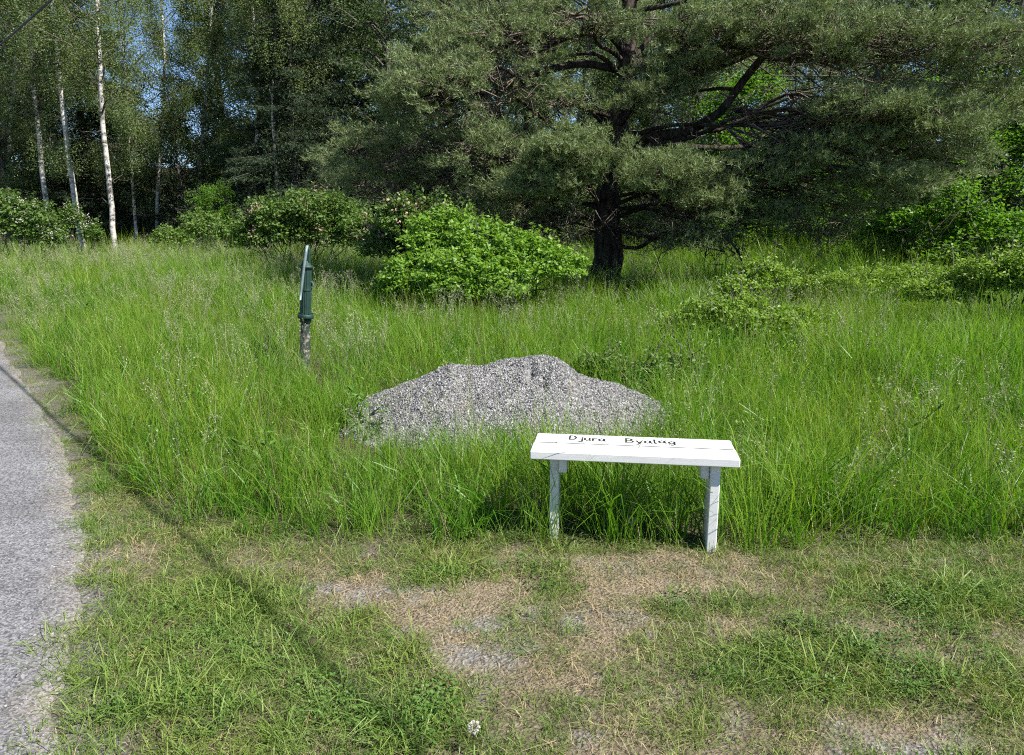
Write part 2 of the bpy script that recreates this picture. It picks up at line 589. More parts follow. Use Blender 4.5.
def gsum(lst, x, y):
    s = np.zeros_like(np.asarray(x, float))
    for cx, cy, rx, ry, a in lst:
        s = s + a * np.exp(-(((x - cx) / rx) ** 2 + ((y - cy) / ry) ** 2) * 0.8)
    return s


def bareness(x, y):
    b = 0.24 - .14 * smooth(-.6, -1.2, x) + .85 * gsum(BARE, x, y) - gsum(GREEN, x, y) + 2.0 * (fbm(x * 5.5, y * 5.5, 11, 4, .65) - 0.48)
    return np.clip(b, 0, 1) * (1 - tallness(x, y))


def gz(x, y):
    x = np.asarray(x, float); y = np.asarray(y, float)
    e = x - path_edge(y)
    off = smooth(0.0, 0.8, e) + smooth(-3.2, -4.0, e)
    m = smooth(3.4, 7.0, y)
    h = (fbm(x * 0.8, y * 0.8, 3, 3) - 0.5) * (0.02 + 0.10 * m) + (fbm(x * 5, y * 5, 8, 3) - 0.5) * 0.018
    far = smooth(38, 85, y) * 6.0
    return off * h + far


def gz1(x, y):
    return float(gz(np.array([x]), np.array([y]))[0])


# ---- ground sheet
def axis(fine0, fine1, step, lo, hi, g=1.16):
    a = list(np.arange(fine0, fine1 + 1e-6, step))
    s = step; v = a[-1]
    while v < hi:
        s *= g; v += s; a.append(v)
    s = step; v = a[0]; b = []
    while v > lo:
        s *= g; v -= s; b.append(v)
    return np.array(b[::-1] + a)


gx = axis(-3.2, 4.2, 0.045, -420, 420)
gy = axis(1.4, 5.2, 0.045, -150, 700)
X, Y = np.meshgrid(gx, gy)
Z = gz(X, Y)
bare = bareness(X, Y)
grav = np.clip(gsum(GRAV, X, Y) * .9 + 2.6 * (fbm(X * 9, Y * 9, 23, 4, .65) - 0.56), 0, .85) * smooth(0.15, 0.5, bare)
pe = X - path_edge(Y)
grav = np.maximum(grav, 0.55 * smooth(0.25, 0.0, pe + 0.3 * (fbm(X * 5, Y * 5, 51, 3) - 0.5)) * smooth(-3.4, -3.0, pe) * (1 - tallness(X, Y)))
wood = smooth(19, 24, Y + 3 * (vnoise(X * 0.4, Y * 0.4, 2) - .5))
me = np_mesh('ground', np.stack([X, Y, Z], -1).reshape(-1, 3), grid_quads(len(gy), len(gx)), None, [M['ground']],
             {'bare': bare.ravel(), 'gravel': grav.ravel(), 'wood': wood.ravel()}, True)
tag(link('ground', me), kind='structure')

# ---- path: a sheet lying 12 mm over the soil, ragged at the edge
py_ = np.concatenate([np.arange(-12, 1.4, 0.4), np.arange(1.4, 8, 0.03), np.arange(8, 14, 0.12), np.arange(14, 44, 0.6)])
uu = np.array([0, .012, .03, .07, .14, .3, .5, .7, .85, .95, .98, 1.0])
rag = 0.22 * (fbm(py_ * 2.6, py_ * 0 + 3, 61, 5, 0.65) - 0.5)
edge_r = path_edge(py_) + rag
edge_l = path_edge(py_) - 3.1 + 0.2 * (fbm(py_ * 2.6, py_ * 0 + 9, 67, 4) - 0.5)
PX = edge_r[:, None] + (edge_l - edge_r)[:, None] * uu[None]
PY = np.repeat(py_[:, None], len(uu), 1)
crown = 0.012 + 0.02 * (1 - (2 * uu - 1) ** 2)
PZ = np.repeat(crown[None], len(py_), 0)
PZ[:, 0] = -0.02; PZ[:, -1] = -0.02
ed = np.repeat((np.clip(1 - uu / 0.06, 0, 1))[None], len(py_), 0) * 0.45 * (.4 + 1.2 * vnoise(py_ * 4, py_ * 0, 63))[:, None]
me = np_mesh('path', np.stack([PX, PY, PZ], -1).reshape(-1, 3), grid_quads(len(py_), len(uu))[:, ::-1], None, [M['path']], {'edge': ed.ravel()}, True)
tag(link('path', me), kind='structure')


# ------------------------------------------------------------------ leaves and wood
def unit(a):
    return a / (np.linalg.norm(a, axis=-1, keepdims=True) + 1e-9)


def leaves(Pt, L, Wd, droop=0.3, up=0.6, fold=True, D=None, seed=0):
    """rhombic leaves at points Pt: returns verts, quads, per-vertex rnd"""
    r = np.random.default_rng(seed)
    n = len(Pt)
    if D is None:
        D = r.normal(size=(n, 3)); D[:, 2] = D[:, 2] * 0.5 - droop
    D = unit(D)
    U = r.normal(size=(n, 3)) * (1 - up); U[:, 2] += up
    S = unit(np.cross(D, U)); Nn = np.cross(S, D)
    L = L * r.uniform(0.7, 1.25, (n, 1)); Wd = Wd * r.uniform(0.7, 1.2, (n, 1))
    mid = Pt + D * L * 0.45
    v = np.stack([Pt, mid + S * Wd * 0.5 + Nn * Wd * 0.12, Pt + D * L, mid - S * Wd * 0.5 + Nn * Wd * 0.12], 1).reshape(-1, 3)
    q = np.arange(n * 4).reshape(n, 4)
    return v, q, np.repeat(r.random(n), 4)


def needles(Pt, D, n_per, L, Wd, spread=0.9, seed=0, base_len=0.08):
    """tufts of needles along short shoots: single long triangles"""
    r = np.random.default_rng(seed)
    n = len(Pt)
    P = np.repeat(Pt, n_per, 0); A = np.repeat(unit(D), n_per, 0)
    u = r.random((n * n_per, 1))
    P = P + A * u * base_len
    R = unit(A * (0.55 + 0.5 * u) + unit(r.normal(size=P.shape)) * spread)
    S = unit(np.cross(R, r.normal(size=P.shape)))
    l = L * r.uniform(0.7, 1.15, (len(P), 1))
    v = np.stack([P - S * Wd * .5, P + S * Wd * .5, P + R * l], 1).reshape(-1, 3)
    t = np.arange(len(P) * 3).reshape(-1, 3)
    rn = np.repeat(np.repeat(r.random(n), n_per) * 0.7 + 0.3 * r.random(n * n_per), 3)
    return v, t, rn


def curve_pts(a, b, k=6, sag=0.0, wob=0.1, r=rng):
    a = np.asarray(a, float); b = np.asarray(b, float)
    t = np.linspace(0, 1, k)[:, None]
    p = a + (b - a) * t
    L = np.linalg.norm(b - a)
    p[:, 2:] += sag * L * 4 * t * (1 - t)
    j = r.normal(size=(k, 3)) * wob * L / k
    j[0] = 0; j[-1] = 0
    return p + j


class Tree:
    def __init__(self, seed):
        self.r = np.random.default_rng(seed); self.seed = seed
        self.wood = MB(); self.twig = MB(); self.lp = []; self.ld = []; self.trunk = None

    def set_trunk(self, pts, rad, n=12):
        pts = np.asarray(pts, float)
        # resample smoothly
        s = np.linspace(0, len(pts) - 1, 4 * (len(pts) - 1) + 1)
        P = np.stack([np.interp(s, np.arange(len(pts)), pts[:, k]) for k in range(3)], 1)
        R = np.interp(s, np.arange(len(pts)), rad)
        for _ in range(2):
            P[1:-1] = (P[:-2] + 2 * P[1:-1] + P[2:]) / 4
        P[1:-1, :2] += self.r.normal(size=(len(P) - 2, 2)) * R[1:-1, None] * 0.12
        # root flare
        R = R * (1 + 0.35 * np.exp(-(P[:, 2] - P[0, 2]) / (2.2 * R[0])))
        self.wood.tube(P, R, n)
        self.trunk = (P, R)

    def trunk_at(self, z):
        P, R = self.trunk
        return np.array([np.interp(z, P[:, 2], P[:, 0]), np.interp(z, P[:, 2], P[:, 1]), z]), float(np.interp(z, P[:, 2], R))

    def limb(self, pts, r0, r1, n=6, fine=False):
        pts = np.asarray(pts, float)
        s = np.linspace(0, len(pts) - 1, 3 * (len(pts) - 1) + 1)
        P = np.stack([np.interp(s, np.arange(len(pts)), pts[:, k]) for k in range(3)], 1)
        P[1:-1] = (P[:-2] + 2 * P[1:-1] + P[2:]) / 4
        (self.twig if fine else self.wood).tube(P, np.linspace(r0, r1, len(P)), n)
        return P

    def clump(self, z0, c, rad, nb=14, r0=0.05, per=120, style='leaf', along=None, jit=0.12, bias_up=0.0, limb=True, sag=0.05):
        """a limb from the trunk to c with branchlets filling the ellipsoid rad round c"""
        r = self.r; c = np.asarray(c, float); rad = np.asarray(rad, float)
        if limb:
            a, tr = self.trunk_at(z0)
            P = self.limb(curve_pts(a, c, 5, sag, 0.25, r), min(r0, tr * 0.8), r0 * 0.35, fine=style == 'droop')
        else:
            P = np.array([c, c])
        for k in range(nb):
            d = unit(r.normal(size=3)); d[2] = d[2] * 0.8 + bias_up
            end = c + rad * unit(d) * r.uniform(0.45, 1.05)
            st = P[r.integers(len(P) // 2, len(P))] if limb else c + rad * r.normal(size=3) * 0.25
            B = curve_pts(st, end, 5, -0.05, 0.5, r)
            self.twig.tube(B, np.linspace(r0 * 0.32 + 0.003, 0.003, 5), 3, False)
            m = max(3, int(per * r.uniform(0.6, 1.4)))
            u = r.random(m) ** 0.6 if style != 'needle' else 1 - .3 * r.random(m) ** 1.3
            s = u * 4
            i = np.minimum(s.astype(int), 3); f = (s - i)[:, None]
            Q = B[i] * (1 - f) + B[i + 1] * f
            if style == 'droop':
                Q = Q + r.normal(size=Q.shape) * jit * np.array([1, 1, .6])
                Q[:, 2] -= r.random(m) ** 1.3 * 0.75
                # hanging strands: snap part of the leaves onto a few verticals
                K = max(2, m // 14); sx = Q[r.integers(0, m, K), :2]
                g = r.random(m) < 0.7
                Q[g, :2] = sx[r.integers(0, K, g.sum())] + r.normal(size=(g.sum(), 2)) * 0.025
            elif style == 'needle':
                Q = Q + r.normal(size=Q.shape) * jit * np.array([1.5, 1.5, .55])
            else:
                Q = Q + r.normal(size=Q.shape) * jit
            self.lp.append(Q)
            self.ld.append(np.broadcast_to(unit(end - st + np.array([0, 0, 0.25])), Q.shape) + r.normal(size=Q.shape) * 0.35)

    def foliage(self):
        return np.concatenate(self.lp), np.concatenate(self.ld)


def finish_tree(name, T, loc, rz, bark, leafm, kind='leaf', L=0.06, W=0.045, twigm=None, n_per=10, up=0.55, droop=0.3, crown='crown'):
    o = empty(name, loc, rz)
    if T.wood.n:
        link('trunk', T.wood.mesh('trunk', [bark], True), o)
    if T.twig.n:
        tag(link('branches', T.twig.mesh('branches', [twigm or bark], True), o), kind='stuff')
    P, D = T.foliage()
    if kind == 'needle':
        v, t, rn = needles(P, D, n_per, L, W, seed=T.seed)
        me = np_mesh(crown, v, None, t, [leafm], {'rnd': rn})
    else:
        v, q, rn = leaves(P, L, W, droop, up, seed=T.seed)
        me = np_mesh(crown, v, q, None, [leafm], {'rnd': rn})
    link(crown, me, o)
    return o


# ------------------------------------------------------------------ the big pine
def build_pine():
    b = at_y(606, 268, 15.0); base = np.array([b[0], 15.0, gz1(b[0], 15.0) - 0.15])
    T = Tree(101)
    def loc(px, py, y): return at_y(px, py, y) - base
    tr = [loc(606, 300, 15), loc(606, 262, 15), loc(611, 180, 15), loc(617, 130, 15), loc(630, 60, 15), loc(628, 0, 15), loc(636, -50, 15.1), loc(630, -90, 15.1), loc(632, -125, 15.1)]
    tr[0][2] = 0
    T.set_trunk(tr, [0.27, 0.265, 0.235, 0.21, 0.17, 0.13, 0.10, 0.06, 0.02], 16)
    def L(pts, r0, r1, n=8):
        P = [loc(*p) for p in pts]
        return T.limb(P, r0, r1, n)
    # the limbs one can follow in the photograph
    L([(625, 140, 15), (660, 136, 14.6), (690, 131, 14.2), (722, 112, 13.9), (742, 82, 13.7), (770, 48, 13.5), (800, 20, 13.2), (840, 5, 12.9)], 0.105, 0.04)
    L([(735, 110, 13.9), (770, 112, 13.6), (800, 128, 13.3), (830, 145, 13.0)], 0.05, 0.015)
    L([(742, 90, 13.8), (720, 88, 14.0), (690, 92, 14.4), (655, 105, 14.8)], 0.035, 0.02)
    L([(775, 45, 13.5), (820, 62, 13.2), (870, 55, 12.8), (930, 60, 12.4)], 0.045, 0.015)
    L([(628, 58, 15), (612, 35, 14.7), (585, 32, 14.4), (555, 42, 14.1), (520, 62, 13.7)], 0.075, 0.025)
    L([(620, 70, 15), (580, 62, 14.6), (540, 72, 14.2), (500, 88, 13.8), (450, 120, 13.4), (410, 148, 13.1), (385, 165, 12.9)], 0.075, 0.02)
    L([(617, 130, 15), (590, 110, 15.2), (555, 90, 15.4), (520, 80, 15.6)], 0.05, 0.015)
    L([(633, 62, 15), (650, 35, 15.2), (690, 15, 15.6), (740, 0, 16)], 0.06, 0.02)
    L([(615, 150, 15), (640, 190, 13.8), (700, 215, 13.0), (735, 245, 12.8), (742, 262, 12.8)], 0.05, 0.012)
    L([(608, 228, 15), (650, 238, 14.2), (690, 242, 13.7), (725, 252, 13.4)], 0.04, 0.012)
    L([(608, 212, 15), (570, 198, 14.6), (545, 202, 14.3), (515, 212, 14.1)], 0.035, 0.01)
    L([(606, 240, 15), (580, 222, 14.8), (560, 226, 14.6)], 0.03, 0.012)
    L([(700, 170, 14.0), (740, 185, 13.6), (780, 200, 13.3)], 0.025, 0.01)
    L([(635, 140, 15.1), (720, 150, 15.8), (800, 140, 16.5), (880, 150, 17)], 0.06, 0.02)
    # foliage masses: centre pixel, distance, half width, half height (px), how many branchlets, density
    masses = [
        (425, 82, 12.9, 62, 46, 26, 1.0), (395, 105, 13.2, 40, 36, 10, .8), (355, 150, 14.2, 50, 36, 16, .8), (405, 172, 15.2, 66, 22, 16, .7), (345, 180, 15.6, 50, 20, 10, .6),
        (470, 150, 13.4, 70, 60, 20, .9), (500, 40, 13.6, 70, 50, 24, 1.0), (460, 10, 14.0, 70, 36, 14, .9), (560, 100, 13.8, 55, 45, 14, .7),
        (572, 154, 12.5, 58, 28, 30, 1.1), (548, 184, 12.7, 46, 16, 16, .9), (668, 172, 12.4, 52, 26, 26, 1.0), (715, 200, 12.6, 45, 22, 16, .8), (520, 190, 13.5, 60, 28, 14, .8),
        (660, 90, 13.6, 46, 36, 16, .9), (575, 15, 13.8, 70, 34, 18, .9), (700, 35, 13.6, 66, 44, 24, 1.0), (680, 75, 14.0, 50, 30, 10, .8),
        (780, 20, 12.8, 90, 34, 24, .9), (850, 30, 12.4, 85, 34, 22, .85), (930, 35, 12.0, 75, 36, 20, .85), (1000, 45, 11.8, 65, 40, 18, .85),
        (880, 105, 12.0, 65, 26, 24, .95), (940, 120, 11.8, 60, 28, 22, .9), (840, 150, 12.4, 60, 22, 20, .85), (910, 180, 12.2, 60, 20, 18, .8), (770, 165, 12.8, 50, 20, 14, .8), (830, 200, 13.2, 60, 18, 12, .7), (770, 215, 13.2, 50, 20, 12, .7),
        (700, 240, 12.9, 45, 22, 8, .5), (530, 216, 14.2, 40, 18, 8, .5), (500, 215, 14.6, 46, 20, 8, .6),
        # higher up, over the frame, and round the back
        (560, -50, 14.2, 90, 30, 14, .7), (700, -55, 14.0, 90, 30, 14, .7), (810, -45, 13.6, 90, 26, 12, .6), (640, -105, 15, 90, 36, 14, .8), (440, -50, 14.4, 80, 40, 14, .9),
        (640, 20, 17.0, 80, 50, 16, .8), (740, 60, 17.0, 80, 40, 12, .7), (850, 60, 16.5, 80, 36, 12, .6), (560, 150, 17.2, 70, 30, 10, .6), (985, 105, 12.4, 55, 45, 20, .9), (960, 165, 12.8, 45, 26, 12, .7)]
    for px, py, y, rx, ry, nb, dens in masses:
        c = loc(px, py, y); s = y / FPX
        zc = c[2]; ztr = max(0.9, min(T.trunk[0][-1, 2] - .5, zc * 0.9 - 0.1 + 0.05 * abs(c[0])))
        T.clump(ztr, c, (rx * s, 0.8 * rx * s, ry * s * 0.9), nb=int(nb * 2.6), r0=0.045, per=int(36 * dens), style='needle', jit=0.055, bias_up=0.12)
    D = T.ld
    for k in range(len(D)):
        D[k] = D[k] * np.array([1, 1, 0.5]) + np.array([0, 0, 0.7])
    # bare dead twigs inside and under the crown
    r = T.r
    for px, py, y, n, sx, sy in [(790, 130, 13.4, 70, 55, 32), (690, 232, 13.4, 60, 45, 22), (555, 215, 14.2, 50, 50, 22), (820, 225, 13.2, 40, 55, 10),
                                 (470, 95, 13.6, 30, 40, 25), (650, 150, 14.6, 40, 60, 40), (860, 35, 12.8, 25, 45, 20), (700, 180, 14.2, 40, 60, 30), (540, 160, 15, 30, 60, 40)]:
        for k in range(n):
            p = loc(px + r.normal() * sx * .6, py + r.normal() * sy * .6, y + r.normal() * 0.5)
            d = r.normal(size=3) * np.array([1, .6, .45]) + np.array([0, 0, -.1]); d = unit(d) * r.uniform(.35, 1.0)
            q = curve_pts(p, p + d, 6, -0.06, 0.9, r)
            T.twig.tube(q, np.linspace(.011, .002, 6), 3, False)
            for j in range(2):
                e = q[r.integers(1, 5)]
                T.twig.tube(curve_pts(e, e + unit(d + r.normal(size=3) * .5) * .35, 4, 0, .7, r), np.linspace(.005, .0015, 4), 3, False)
    o = finish_tree('pine_tree', T, base, 0, M['pine_bark'], M['pine_needle'], 'needle', 0.085, 0.011, M['twig'], n_per=8)
    tag(o, 'large spreading pine with thick dark trunk and bent limbs, right of centre', 'tree')
    return o


build_pine()


# ------------------------------------------------------------------ birches whose white trunks stand out
def birch(seed, pix, y, rb, height, label, crown0, nclump, per=130, spread=2.4, bark='birch_bark', leafm='birch_leaf', group=None, crown_pix=None):
    b = at_y(pix[0][0], pix[0][1], y)
    base = np.array([b[0], y, gz1(b[0], y) - 0.1])
    pts = [np.zeros(3)]
    for (px, py) in pix[1:]:
        pts.append(at_y(px, py, y) - base)
    d = unit(pts[-1] - pts[-2]) if len(pts) > 1 else np.array([0, 0, 1.])
    d = unit(d + np.array([0, 0, .6]))
    while pts[-1][2] < height - 1:
        pts.append(pts[-1] + d * 2.2 + rng.normal(size=3) * np.array([.12, .12, 0]))
    zz = np.array([p[2] for p in pts])
    rad = rb * np.clip(1 - zz / (height + 1.5), 0.08, 1) ** 0.8
    T = Tree(seed)
    T.set_trunk(pts, rad, 10)
    r = T.r
    for k in range(nclump):
        z = crown0 + (height - crown0) * ((k + r.random()) / nclump)
        a = r.random() * 2 * math.pi
        f = math.sin(math.pi * min(1, 0.25 + 0.75 * (z - crown0) / (height - crown0)))
        rr = spread * (0.3 + 0.75 * f) * r.uniform(0.5, 1.0)
        c, _ = T.trunk_at(z)
        c = c + np.array([math.cos(a) * rr, math.sin(a) * rr, r.uniform(-.1, .5)])
        T.clump(max(z - 0.8, 0.8), c, (0.85, 0.85, 0.5), nb=9, r0=0.022, per=per, style='droop', jit=0.11, sag=0.06)
    if crown_pix:
        for (px, py, rx, ry, n) in crown_pix:
            c = at_y(px, py, y - 1.2) - base; s = y / FPX
            T.clump(max(c[2] - .5, .8), c, (rx * s, rx * s, ry * s), nb=n, r0=0.03, per=per, style='droop', jit=0.14)
    # a few dead snags low on the stem
    for k in range(5):
        a, tr = T.trunk_at(r.uniform(1.2, crown0 + 1)); e = a + unit(r.normal(size=3) * np.array([1, 1, .3])) * r.uniform(.4, 1.0)
        T.twig.tube(curve_pts(a, e, 5, .05, .6, r), np.linspace(.012, .003, 5), 4, False)
    o = finish_tree('birch_tree', T, base, 0, M[bark], M[leafm], 'leaf', 0.050, 0.038, M['grey_bark'])
    tag(o, label, 'tree', group or 'birches at the edge of the wood')
    return o


birch(201, [(115, 254), (110, 190), (102, 120), (100, 60), (97, 0)], 24.0, 0.085, 17, 'tallest white birch trunk, rightmost of the three bright leaning trunks on the left', 5.6, 46, crown_pix=[(100, 8, 26, 18, 12), (128, 90, 18, 24, 10)])
birch(202, [(84, 248), (73, 190), (65, 130), (58, 60), (52, 0)], 25.0, 0.095, 16, 'leaning white birch, middle of the three bright trunks on the left', 5.4, 42, crown_pix=[(48, 140, 26, 14, 14), (60, 62, 26, 26, 14), (56, 15, 26, 22, 12)])
birch(203, [(54, 248), (46, 200), (41, 160), (34, 90), (30, 20)], 26.5, 0.09, 15, 'white birch leaning left, leftmost of the three bright trunks', 5.2, 40, crown_pix=[(36, 105, 22, 24, 12), (30, 60, 24, 24, 12)])
birch(204, [(136, 246), (134, 200), (130, 150), (126, 80)], 29, 0.06, 12, 'thin pale birch just right of the tallest white trunk', 3.4, 40, spread=1.9)
birch(205, [(155, 244), (157, 190), (163, 120), (165, 50)], 30, 0.07, 13, 'thin grey birch with low crown left of the sky gap', 3.2, 32, spread=2.0, crown_pix=[(165, 130, 42, 30, 20), (140, 160, 30, 24, 10)])
birch(206, [(258, 246), (256, 180), (258, 90), (252, 0)], 29, 0.08, 18, 'birch with thin pale stem running up through dense foliage, left of centre', 3.6, 60, spread=2.2, crown_pix=[(225, 60, 30, 40, 14)])
birch(207, [(280, 244), (277, 180), (271, 110), (276, 30)], 26, 0.055, 11, 'slender twin birch stem behind the pink-flowered bush', 4.4, 26, spread=1.6)
birch(208, [(197, 246), (199, 170), (206, 90), (212, 10)], 33, 0.075, 17, 'tall birch right of the blue sky gap', 5.5, 40, spread=2.3)
birch(209, [(10, 246), (8, 160), (16, 60)], 29, 0.08, 16, 'birch at the far left margin under the cable', 3.4, 56, spread=2.4)


# ------------------------------------------------------------------ the wood behind: a few kinds of tree, copied
def broad_proto(seed, h, spread, z0, ncl, per, leafm, bark, L=0.075):
    T = Tree(seed); r = T.r
    pts = [np.array([r.normal() * .05 * k, r.normal() * .05 * k, h * k / 6]) for k in range(7)]
    pts[0][:] = 0
    T.set_trunk(pts, 0.02 * h * 0.55 * np.linspace(1, .1, 7), 9)
    for k in range(ncl):
        z = z0 + (h - z0) * ((k + r.random()) / ncl)
        f = (z - z0) / (h - z0)
        rr = spread * math.sqrt(max(0.05, 1 - (1.35 * f - 0.35) ** 2)) * r.uniform(0.25, 1)
        a = r.random() * 2 * math.pi
        c, _ = T.trunk_at(min(z, h * .95))
        c = c + np.array([math.cos(a) * rr, math.sin(a) * rr, r.normal() * .2])
        s = r.uniform(.8, 1.3)
        T.clump(max(.4, z - .9), c, (s, s, s * .62), nb=8, r0=.04, per=per, jit=.115)
    return T, leafm, bark, L


def spruce_proto(seed, h):
    T = Tree(seed); r = T.r
    T.set_trunk([(0, 0, h * k / 6) for k in range(7)], 0.012 * h * np.linspace(1, .08, 7), 9)
    z = 0.5
    while z < h - .3:
        ln = 0.24 * (h - z) + .25
        for k in range(6):
            a = r.random() * 2 * math.pi
            c, _ = T.trunk_at(z)
            d = np.array([math.cos(a), math.sin(a), 0])
            end = c + d * ln * r.uniform(.75, 1.1) + np.array([0, 0, -.22 * ln])
            B = curve_pts(c, end, 5, -.03, .2, r)
            T.twig.tube(B, np.linspace(.02, .004, 5), 3, False)
            m = int(60 * ln)
            s = r.random(m) ** .7 * 4; i = np.minimum(s.astype(int), 3); f = (s - i)[:, None]
            Q = B[i] * (1 - f) + B[i + 1] * f
            side = np.array([-d[1], d[0], 0])
            Q = Q + side * (r.normal(size=(m, 1)) * .22 * ln * (1 - .5 * s[:, None] / 4)) + np.array([0, 0, -1]) * np.abs(r.normal(size=(m, 1))) * .10
            T.lp.append(Q); T.ld.append(d + r.normal(size=(m, 3)) * .6 + np.array([0, 0, -.3]))
        z += r.uniform(.28, .45)
    return T


protos = {}


def place(kind, px, y, scale, label, cat='tree', group=None, rz=None, name=None, sx=1.0):
    x = at_y(px, 240, y)[0]
    if kind not in protos:
        if kind == 'broad_dark':
            T, lm, bk, L = broad_proto(301, 13, 3.3, 1.0, 60, 90, 'dark_leaf', 'grey_bark'); o = finish_tree('leafy_tree', T, (0, 0, 0), 0, M[bk], M[lm], 'leaf', L, L * .72)
        elif kind == 'broad_birch':
            T, lm, bk, L = broad_proto(302, 14, 2.8, 1.6, 58, 85, 'birch_leaf', 'grey_bark'); o = finish_tree('leafy_tree', T, (0, 0, 0), 0, M[bk], M[lm], 'leaf', L, L * .72)
        elif kind == 'broad_low':
            T, lm, bk, L = broad_proto(303, 6.0, 2.3, 0.3, 30, 62, 'dark_leaf', 'grey_bark'); o = finish_tree('understorey_tree', T, (0, 0, 0), 0, M[bk], M[lm], 'leaf', L, L * .72)
        elif kind == 'bright':
            T, lm, bk, L = broad_proto(304, 5.5, 1.9, 0.5, 26, 64, 'bright_leaf', 'grey_bark', .095); o = finish_tree('maple_sapling', T, (0, 0, 0), 0, M[bk], M[lm], 'leaf', L, L * .8, up=.75)
        elif kind == 'spruce':
            T = spruce_proto(305, 15); o = finish_tree('spruce_tree', T, (0, 0, 0), 0, M['grey_bark'], M['spruce_needle'], 'needle', .13, .022, n_per=6)
        protos[kind] = o
    else:
        o = copy_tree(protos[kind])
    o.location = (x, y, gz1(x, y) - .12)
    o.rotation_euler = (0, 0, rng.random() * 6.28 if rz is None else rz)
    o.scale = (scale * sx, scale * sx, scale)
    tag(o, label, cat, group)
    return o


G = 'trees of the shaded wood'
place('broad_dark', 395, 27, 1.0, 'dark leafy tree behind the lit pine bough left of centre', group=G)
place('broad_dark', 320, 30, 1.05, 'dark leafy tree rising behind the pink-flowered bush', group=G)
place('spruce', 300, 26, 0.85, 'dark spruce left of centre, between birch stem and pine', group=G)
place('spruce', 95, 32, 1.0, 'dark spruce behind the three white birch trunks', group=G)
place('spruce', 345, 33, 1.1, 'dark spruce deep in the wood behind the leafy trees', group=G)
place('broad_birch', 20, 33, 1.0, 'grey-green leafy tree filling the top left corner', group=G)
place('broad_low', 120, 33, 1.0, 'dark undergrowth tree behind the tallest white birch', group=G)
place('broad_low', 190, 31, 1.0, 'dark undergrowth tree under the sky gap', group=G)
place('broad_low', 245, 27, 0.7, 'low dark leafy tree behind the green hand pump', group=G)
place('bright', 213, 24.5, 0.46, 'small bright green sapling at the wood edge left of the pump', group=G)
place('bright', 735, 21, 0.95, 'bright green maple glimpsed behind the pine under its bent limb', group=G)
place('bright', 965, 15.5, 0.72, 'bright green maple at the right edge beside the pine boughs', group=G, sx=1.1)
place('bright', 1040, 16.5, 0.9, 'taller bright maple cut off by the right edge', group=G)
place('bright', 830, 18.5, 0.62, 'bright green maple sapling in the shade under the pine, right side', group=G)
place('broad_dark', 990, 21, 0.85, 'dark leafy tree behind the maples on the right', group=G)
place('broad_dark', 1080, 22.5, 0.9, 'dark leafy tree just outside the right edge', group=G)
place('broad_dark', 1150, 16.5, 0.8, 'dark leafy tree far outside the right edge', group=G)
place('broad_dark', 1190, 20, 0.9, 'dark leafy tree standing out of view on the right', group=G)
place('broad_low', 1000, 18, 0.7, 'shaded low tree behind the right-hand maple', group=G)
S1 = 'dark leafy tree in the back rows of the wood'
S2 = 'grey-green slender tree in the back rows of the wood'
S3 = 'low dark undergrowth tree deep in the wood'
for px, y, s in [(-60, 36, 1.0), (470, 31, 1.0), (560, 34, 1.1), (640, 30, 1.0), (720, 35, 1.1), (800, 29, 1.0), (880, 34, 1.1), (960, 30, 1.0), (1050, 33, 1.1), (1140, 28, 1.0),
                 (420, 40, 1.2), (360, 44, 1.15), (520, 45, 1.3), (680, 46, 1.3), (840, 44, 1.3), (1000, 45, 1.3), (-160, 42, 1.1), (270, 46, 1.2), (310, 52, 1.3), (440, 54, 1.4), (590, 54, 1.4), (760, 54, 1.4), (920, 54, 1.4), (230, 54, 1.2), (20, 42, 1.05), (100, 44, .8), (390, 33, 1.05), (500, 26, .9), (690, 24, .9), (860, 23, .9), (-20, 46, .95), (60, 52, .9)]:
    place('broad_dark', px, y, s, S1, group='back rows of dark leafy trees')
for px, y, s in [(50, 40, .95), (130, 44, .8), (235, 36, 1.1), (265, 33, 1.0), (300, 39, 1.1), (70, 34, .95), (10, 28, .9), (575, 23, .75), (655, 22.5, .72), (520, 24, .8), (450, 36, 1.1), (600, 40, 1.2), (760, 41, 1.2), (920, 39, 1.2), (1080, 40, 1.2), (-90, 30, 1.0)]:
    place('broad_birch', px, y, s, S2, group='back rows of slender trees')
for px, y, s in [(-40, 32, .8), (30, 38, 1.0), (75, 36, .9), (150, 38, .9), (210, 36, 1.0), (250, 38, 1.0), (290, 34, .9), (340, 30, .8), (380, 36, 1), (430, 29, .8), (480, 36, 1.0), (530, 28, .8), (590, 30, .9),
                 (650, 27, .8), (710, 29, .9), (770, 25, .7), (830, 27, .8), (890, 25, .8), (950, 26, .9), (1010, 27, .9), (1090, 24, .9), (1150, 22, .8), (180, 42, 1.1), (110, 42, 1.1), (620, 36, 1.1), (740, 37, 1.1)]:
    place('broad_low', px, y, s, S3, group='undergrowth trees of the wood')


